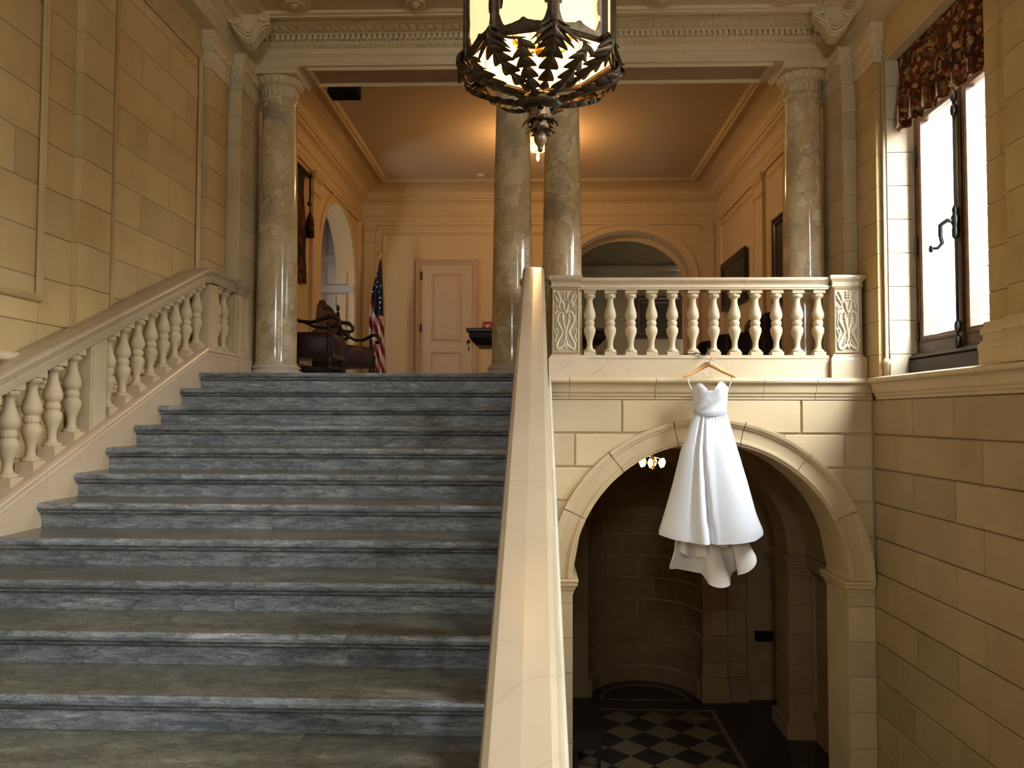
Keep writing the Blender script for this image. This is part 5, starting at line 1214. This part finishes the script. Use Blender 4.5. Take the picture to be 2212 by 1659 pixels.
# bodice: closed tube, sweetheart top
m = MB(); nb = 60; rows = []
def top_z(x):      # sweetheart neckline by x (front)
    return np.interp(x, [1.405, 1.42, 1.445, 1.475, 1.52, 1.558, 1.60, 1.64, 1.675, 1.705, 1.735], [-.11, -.085, -.057, -.062, -.105, -.155, -.10, -.055, -.04, -.06, -.095])
for j in range(22):
    v = j / 21; r = []
    for i in range(nb):
        a = 2 * pi * i / nb; x0_ = 1.57 + .162 * math.cos(a)
        front = math.sin(a) < 0
        zt = top_z(x0_) if front else -.12
        zb = -.315 - .012 * math.cos((x0_ - 1.57) * 16)
        z = zt + (zb - zt) * v
        wd = np.interp(z, [-.32, -.28, -.20, -.10, -.04], [.146, .149, .158, .164, .14]); dp = np.interp(z, [-.32, -.2, -.1, -.04], [.062, .078, .092, .07])
        x = 1.575 + wd * math.cos(a) + np.interp(z, [-.32, -.05], [.0, -.003]); y = DY + dp * math.sin(a)
        if front:   # cowl folds sweeping from the right bust to the left waist
            cup = .022 * (math.exp(-((x - 1.47) / .07) ** 2) + math.exp(-((x - 1.66) / .07) ** 2)) * math.exp(-((z + .12) / .09) ** 2)
            s_ = (z + .05) - (x - 1.68) * .75
            fold = .013 * math.cos(s_ * 58) * math.exp(-((s_ + .085) / .10) ** 2) * (1 / (1 + math.exp(-(x - 1.50) * 45)))
            y -= cup + fold
        r.append((x, y, z))
    rows.append(r)
m.loft(rows, True, False, True); m.build('bodice', SATIN, t)
m = MB(); wr_ = []
for z, k in ((-.300, 1.0), (-.31, 1.03), (-.335, 1.03), (-.345, 1.0)):
    wr_.append([(1.575 + .148 * k * math.cos(2 * pi * i / 60), DY + .066 * k * math.sin(2 * pi * i / 60) + .002 * math.cos(i * 2.3), z - .012 * math.cos(math.cos(2 * pi * i / 60) * 2.4)) for i in range(60)])
m.loft(wr_, True, False, True); m.build('waistband', SATIN, t)
# skirt
zs_ = sub(-.335, -1.475, 30); ns = 132; rows = []
def skirt_lr(z): return (np.interp(z, [-1.43, -1.25, -.96, -.67, -.36, -.33], [1.105, 1.155, 1.235, 1.305, 1.415, 1.43]), np.interp(z, [-1.43, -1.25, -.96, -.67, -.36, -.33], [2.045, 1.985, 1.91, 1.825, 1.735, 1.722]))
for j, zq in enumerate(zs_):
    v = j / 30; Lx, Rx = skirt_lr(zq); cx, hw = (Lx + Rx) / 2, (Rx - Lx) / 2; r = []
    for i in range(ns):
        a = 2 * pi * i / ns; ca, sa = math.cos(a), math.sin(a); front = sa < 0
        x = cx + hw * ca * (abs(ca) ** -.12 if abs(ca) > 1e-3 else 1); dpt = (.075 + .235 * v) * .62
        y = DY + (.0 if not front else 0) + dpt * sa * (.55 if not front else 1.0)
        if front:
            s_ = (x - cx) / hw
            # one deep inverted pleat left of centre; the rest falls in broad soft flutes
            e = s_ - (-.36 + .30 * v)
            y += (.010 + .075 * v) * math.exp(-(e / .04) ** 2) * (1 if e > 0 else 1.0)
            y -= (.006 + .050 * v) * math.exp(-((e + .15) / .13) ** 2)
            e2 = s_ + .56 - .10 * v; y += .020 * (1 - v) * math.exp(-(e2 / .06) ** 2) + .006 * math.exp(-(e2 / .05) ** 2)
            y += .020 * v * math.cos(s_ * 5.2 + .4) * (1 if s_ > 0 else .3)
            if v < .12: y += .005 * (1 - v / .12) * math.cos(s_ * 34) * (1 if s_ > -.2 else .2)
        hem = np.interp((x - 1.105) / .94, [0, .12, .3, .46, .52, .7, .88, 1], [.045, .018, -.004, -.012, -.018, -.006, .012, .055])
        z = zq + hem * v ** 4 - (0 if front else .0)
        r.append((x, y, z))
    rows.append(r)
m.loft(rows, True, False, True); m.loft([[(1.575 + (x - 1.575) * .985, DY + (y - DY) * .97, z + .004) for x, y, z in r] for r in rows], True, False, True, 1)
m.build('skirt', [SATIN, SATIN2], t)
# train: wavy sheet hanging below the skirt hem
hemL = [(1.26, -1.50, .02), (1.235, -1.60, -.06), (1.19, -1.715, -.10), (1.26, -1.735, -.02), (1.36, -1.765, .06), (1.46, -1.79, .10), (1.51, -1.80, .09), (1.535, -1.835, .0), (1.55, -1.865, -.07), (1.61, -1.885, -.10), (1.67, -1.885, -.10), (1.73, -1.87, -.06), (1.755, -1.82, .02), (1.80, -1.775, .08), (1.87, -1.755, .08), (1.89, -1.76, .02), (1.83, -1.765, -.04), (1.80, -1.775, -.08), (1.88, -1.74, -.12), (1.945, -1.68, -.11), (1.965, -1.62, -.06), (1.945, -1.56, .0), (1.92, -1.49, .03)]
hp = bez(hemL, 5); nh = len(hp); rows = []
for j in range(13):
    v = j / 12; r = []
    for i, p in enumerate(hp):
        tx = 1.27 + .64 * i / (nh - 1); tz = -1.40
        r.append((tx + (p[0] - tx) * v ** .8, DY + .05 + (p[2] + .0 - .03) * v ** .9, tz + (p[1] - tz) * v))
    rows.append(r)
m = MB(); m.loft(rows, False, False, True); m.build('train', SATIN2, t)
m = MB()
for i in range(nh - 1): pass
m.tube([rows[-1][i] for i in range(nh)], .004, 5); m.build('train_hem', SATIN, t)
# inner layer
m = MB(); rr_ = []
for j in range(6):
    v = j / 5; rr_.append([(1.30 + .56 * i / 24, DY + .02 - .05 * math.sin(i * .8) * v, -1.40 - (.19 + .05 * math.sin(i * .26)) * v) for i in range(25)])
m.loft(rr_, False, False, True); m.build('lining_layer', SATIN2, t)
for pts in ([(1.37, DY - .03, .025), (1.368, DY - .025, .0), (1.375, DY - .02, -.04), (1.395, DY - .03, -.10), (1.412, DY - .04, -.125)], [(1.772, DY - .02, .03), (1.768, DY - .025, .0), (1.762, DY - .03, -.03), (1.745, DY - .035, -.08), (1.735, DY - .03, -.11)]):
    m = MB(); m.tube(bez(pts, 4), .0045, 6); m.build('strap', SATIN, t)
# hanger
HW = plain('beech_wood', (.62, .34, .12), .4, var=.2, scale=12)
t = root('bridal_hanger', (1.565, DY - .01, 0), 'wooden clothes hanger with bow and gold wire word, hooked on the balcony', 'hanger')
hy = DY - .012
for s_ in (-1, 1):
    pts = bez([(1.565 - s_ * .0, hy, .118), (1.565 + s_ * .05, hy, .098), (1.565 + s_ * .10, hy - .004, .065), (1.565 + s_ * .17, hy - .015, .030), (1.565 + s_ * .235, hy - .03, -.002)], 6)
    m = MB(); m.tube(pts, [np.interp(i / 24, [0, .2, .5, .9, 1], [.023, .024, .019, .016, .010]) for i in range(25)], 10, flat=(.55, 1.0)); m.build('arm', HW, t)
m = MB(); hk = bez([(1.565, hy, .13), (1.567, hy, .15), (1.582, hy, .17), (1.585, hy - .004, .19), (1.572, hy - .01, .208), (1.552, hy - .01, .212), (1.535, hy - .008, .20), (1.528, hy - .006, .184)], 5)
m.tube(hk, .0032, 6); m.build('hook', GOLD, t)
BOW = plain('white_ribbon', (.74, .71, .74), .6)
m = MB()
for s_ in (-1, 1):
    m.tube([(1.565, hy - .02, .142), (1.565 + s_ * .018, hy - .026, .150 + .008 * s_), (1.565 + s_ * .036, hy - .024, .150 + .012 * s_), (1.565 + s_ * .038, hy - .022, .138 + .010 * s_)], [.004, .012, .015, .010], 8, flat=(1, .4)); m.tube([(1.565, hy - .02, .140), (1.565 + s_ * .012, hy - .024, .122), (1.565 + s_ * .018, hy - .024, .105)], [.004, .007, .007], 6, flat=(1, .3))
m.ball((1.565, hy - .024, .142), .008); m.build('bow', BOW, t)
# the word Bride, bent from gold wire
WIRE = plain('gold_wire', (.86, .70, .42), .3, .4)
U_ = .0185; bx0, bz0 = 1.512, -.006
strokes = {
 'B': [[(-.6, 3.3), (-.2, 3.0), (.2, 3.2), (.35, 2.6), (.3, 1.2), (.35, .2), (.5, 0)], [(.1, 2.9), (.8, 3.3), (1.4, 2.9), (1.2, 2.1), (.5, 1.7), (1.3, 1.7), (1.8, 1.0), (1.4, .1), (.6, -.2), (.2, .2)]],
 'r': [[(1.9, .6), (2.15, 1.4), (2.2, .9), (2.2, .1), (2.25, .9), (2.6, 1.6), (2.95, 1.5)]],
 'i': [[(3.15, 1.5), (3.2, .6), (3.35, .05), (3.65, .3)], [(3.2, 2.15), (3.26, 2.25), (3.2, 2.3), (3.16, 2.2)]],
 'd': [[(4.9, 1.3), (4.4, 1.55), (3.95, .9), (4.2, .1), (4.75, .3), (5.0, 1.4), (5.0, 3.1), (5.02, 1.2), (5.2, .2), (5.5, .3)]],
 'e': [[(5.5, .7), (6.1, 1.0), (6.3, 1.5), (5.9, 1.75), (5.6, 1.2), (5.7, .4), (6.2, .2), (6.7, .8), (6.8, 1.2)]]}
for ch, ss in strokes.items():
    m = MB()
    for st in ss: m.tube(bez([(bx0 + x * U_ * .85, hy - .022, bz0 + y * U_ * .86) for x, y in st], 5), .0036, 6)
    m.build('letter_%s' % ch.lower(), WIRE, t)
m = MB(); m.tube([(1.33, hy - .006, -.002), (1.50, hy - .016, -.004), (1.62, hy - .016, -.004), (1.80, hy - .006, -.002)], .0018, 5); m.build('cross_wire', WIRE, t)
# black strap tying the hanger to the balusters
STRAP = plain('black_ribbon', (.008, .008, .008), .7)
m = MB(); m.tube([(1.478, BY - .03, .245), (1.50, 7.415, .232), (1.545, 7.405, .214), (1.567, hy + .0, .213), (1.575, 7.405, .216), (1.60, 7.43, .262), (1.612, 7.47, .285)], .008, 6, flat=(1.3, .5)); m.tube([(1.50, 7.415, .232), (1.42, 7.45, .232), (1.37, 7.48, .226)], .006, 6, flat=(1.3, .5))
m.ball((1.57, hy + .004, .214), .012); tag(m.build('ribbon_tie', STRAP), 'black ribbon tie looped round the balusters holding the hanger', 'ribbon')
# ================================================================ VESTIBULE THINGS
BULB2 = plain('dim_lit_bulb', (1, .8, .5), .4, emit=((1, .62, .25), 7.0))
t = root('vestibule_chandelier', (1.24, 8.55, -.9), 'small lit chandelier hanging under the vault inside the arch', 'chandelier')
m = MB(); m.tube([(1.24, 8.55, -.78), (1.24, 8.55, -.56)], .008, 6); m.lathe([(.02, -.86), (.04, -.83), (.02, -.80), (.012, -.76)], (1.24, 8.55, 0), 10); m.lathe([(.008, -.93), (.03, -.90), (.022, -.86)], (1.24, 8.55, 0), 10, lambda k, j: .2 * (j % 2)); m.build('stem', GOLD, t)
for i in range(6):
    a = 2 * pi * i / 6 + .2; c_, s_ = .12 * math.cos(a), .12 * math.sin(a); m = MB(); m.tube(bez([(1.24, 8.55, -.83), (1.24 + c_ * .6, 8.55 + s_ * .6, -.86), (1.24 + c_, 8.55 + s_, -.81)], 4), .006, 6); am = m.build('arm', GOLD, t)
    m = MB(); m.lathe([(.010, -.81), (.026, -.84), (.028, -.86), (.012, -.90), (.001, -.91)], (1.24 + c_, 8.55 + s_, 0), 10); m.build('bulb', BULB2, am)
lamp('chandelier_glow', (1.24, 8.55, -1.0), .45, (1, .50, .18), .08)
t = root('dark_bench', (.5, 8.0, FLZ), 'low dark wooden bench inside the arch by the left pier', 'bench')
m = MB(); m.box(.35, .66, 7.98, 8.75, FLZ + .30, FLZ + .36); m.build('seat', DWOOD, t)
for x in (.37, .60):
    for y in (8.0, 8.69): m = MB(); m.box(x, x + .04, y, y + .04, FLZ, FLZ + .30); m.build('leg', DWOOD, t)
for y in (7.99, 8.71): m = MB(); m.box(.36, .65, y, y + .03, FLZ + .18, FLZ + .30); m.build('apron', DWOOD, t)
m = MB(); m.box(2.70, 2.90, APY - .07, APY, -3.12, -3.02); m.box(2.69, 2.91, APY - .08, APY, -3.03, -3.015); tag(m.build('wall_box', BLACK), 'small black box on the back wall of the vestibule', 'box')
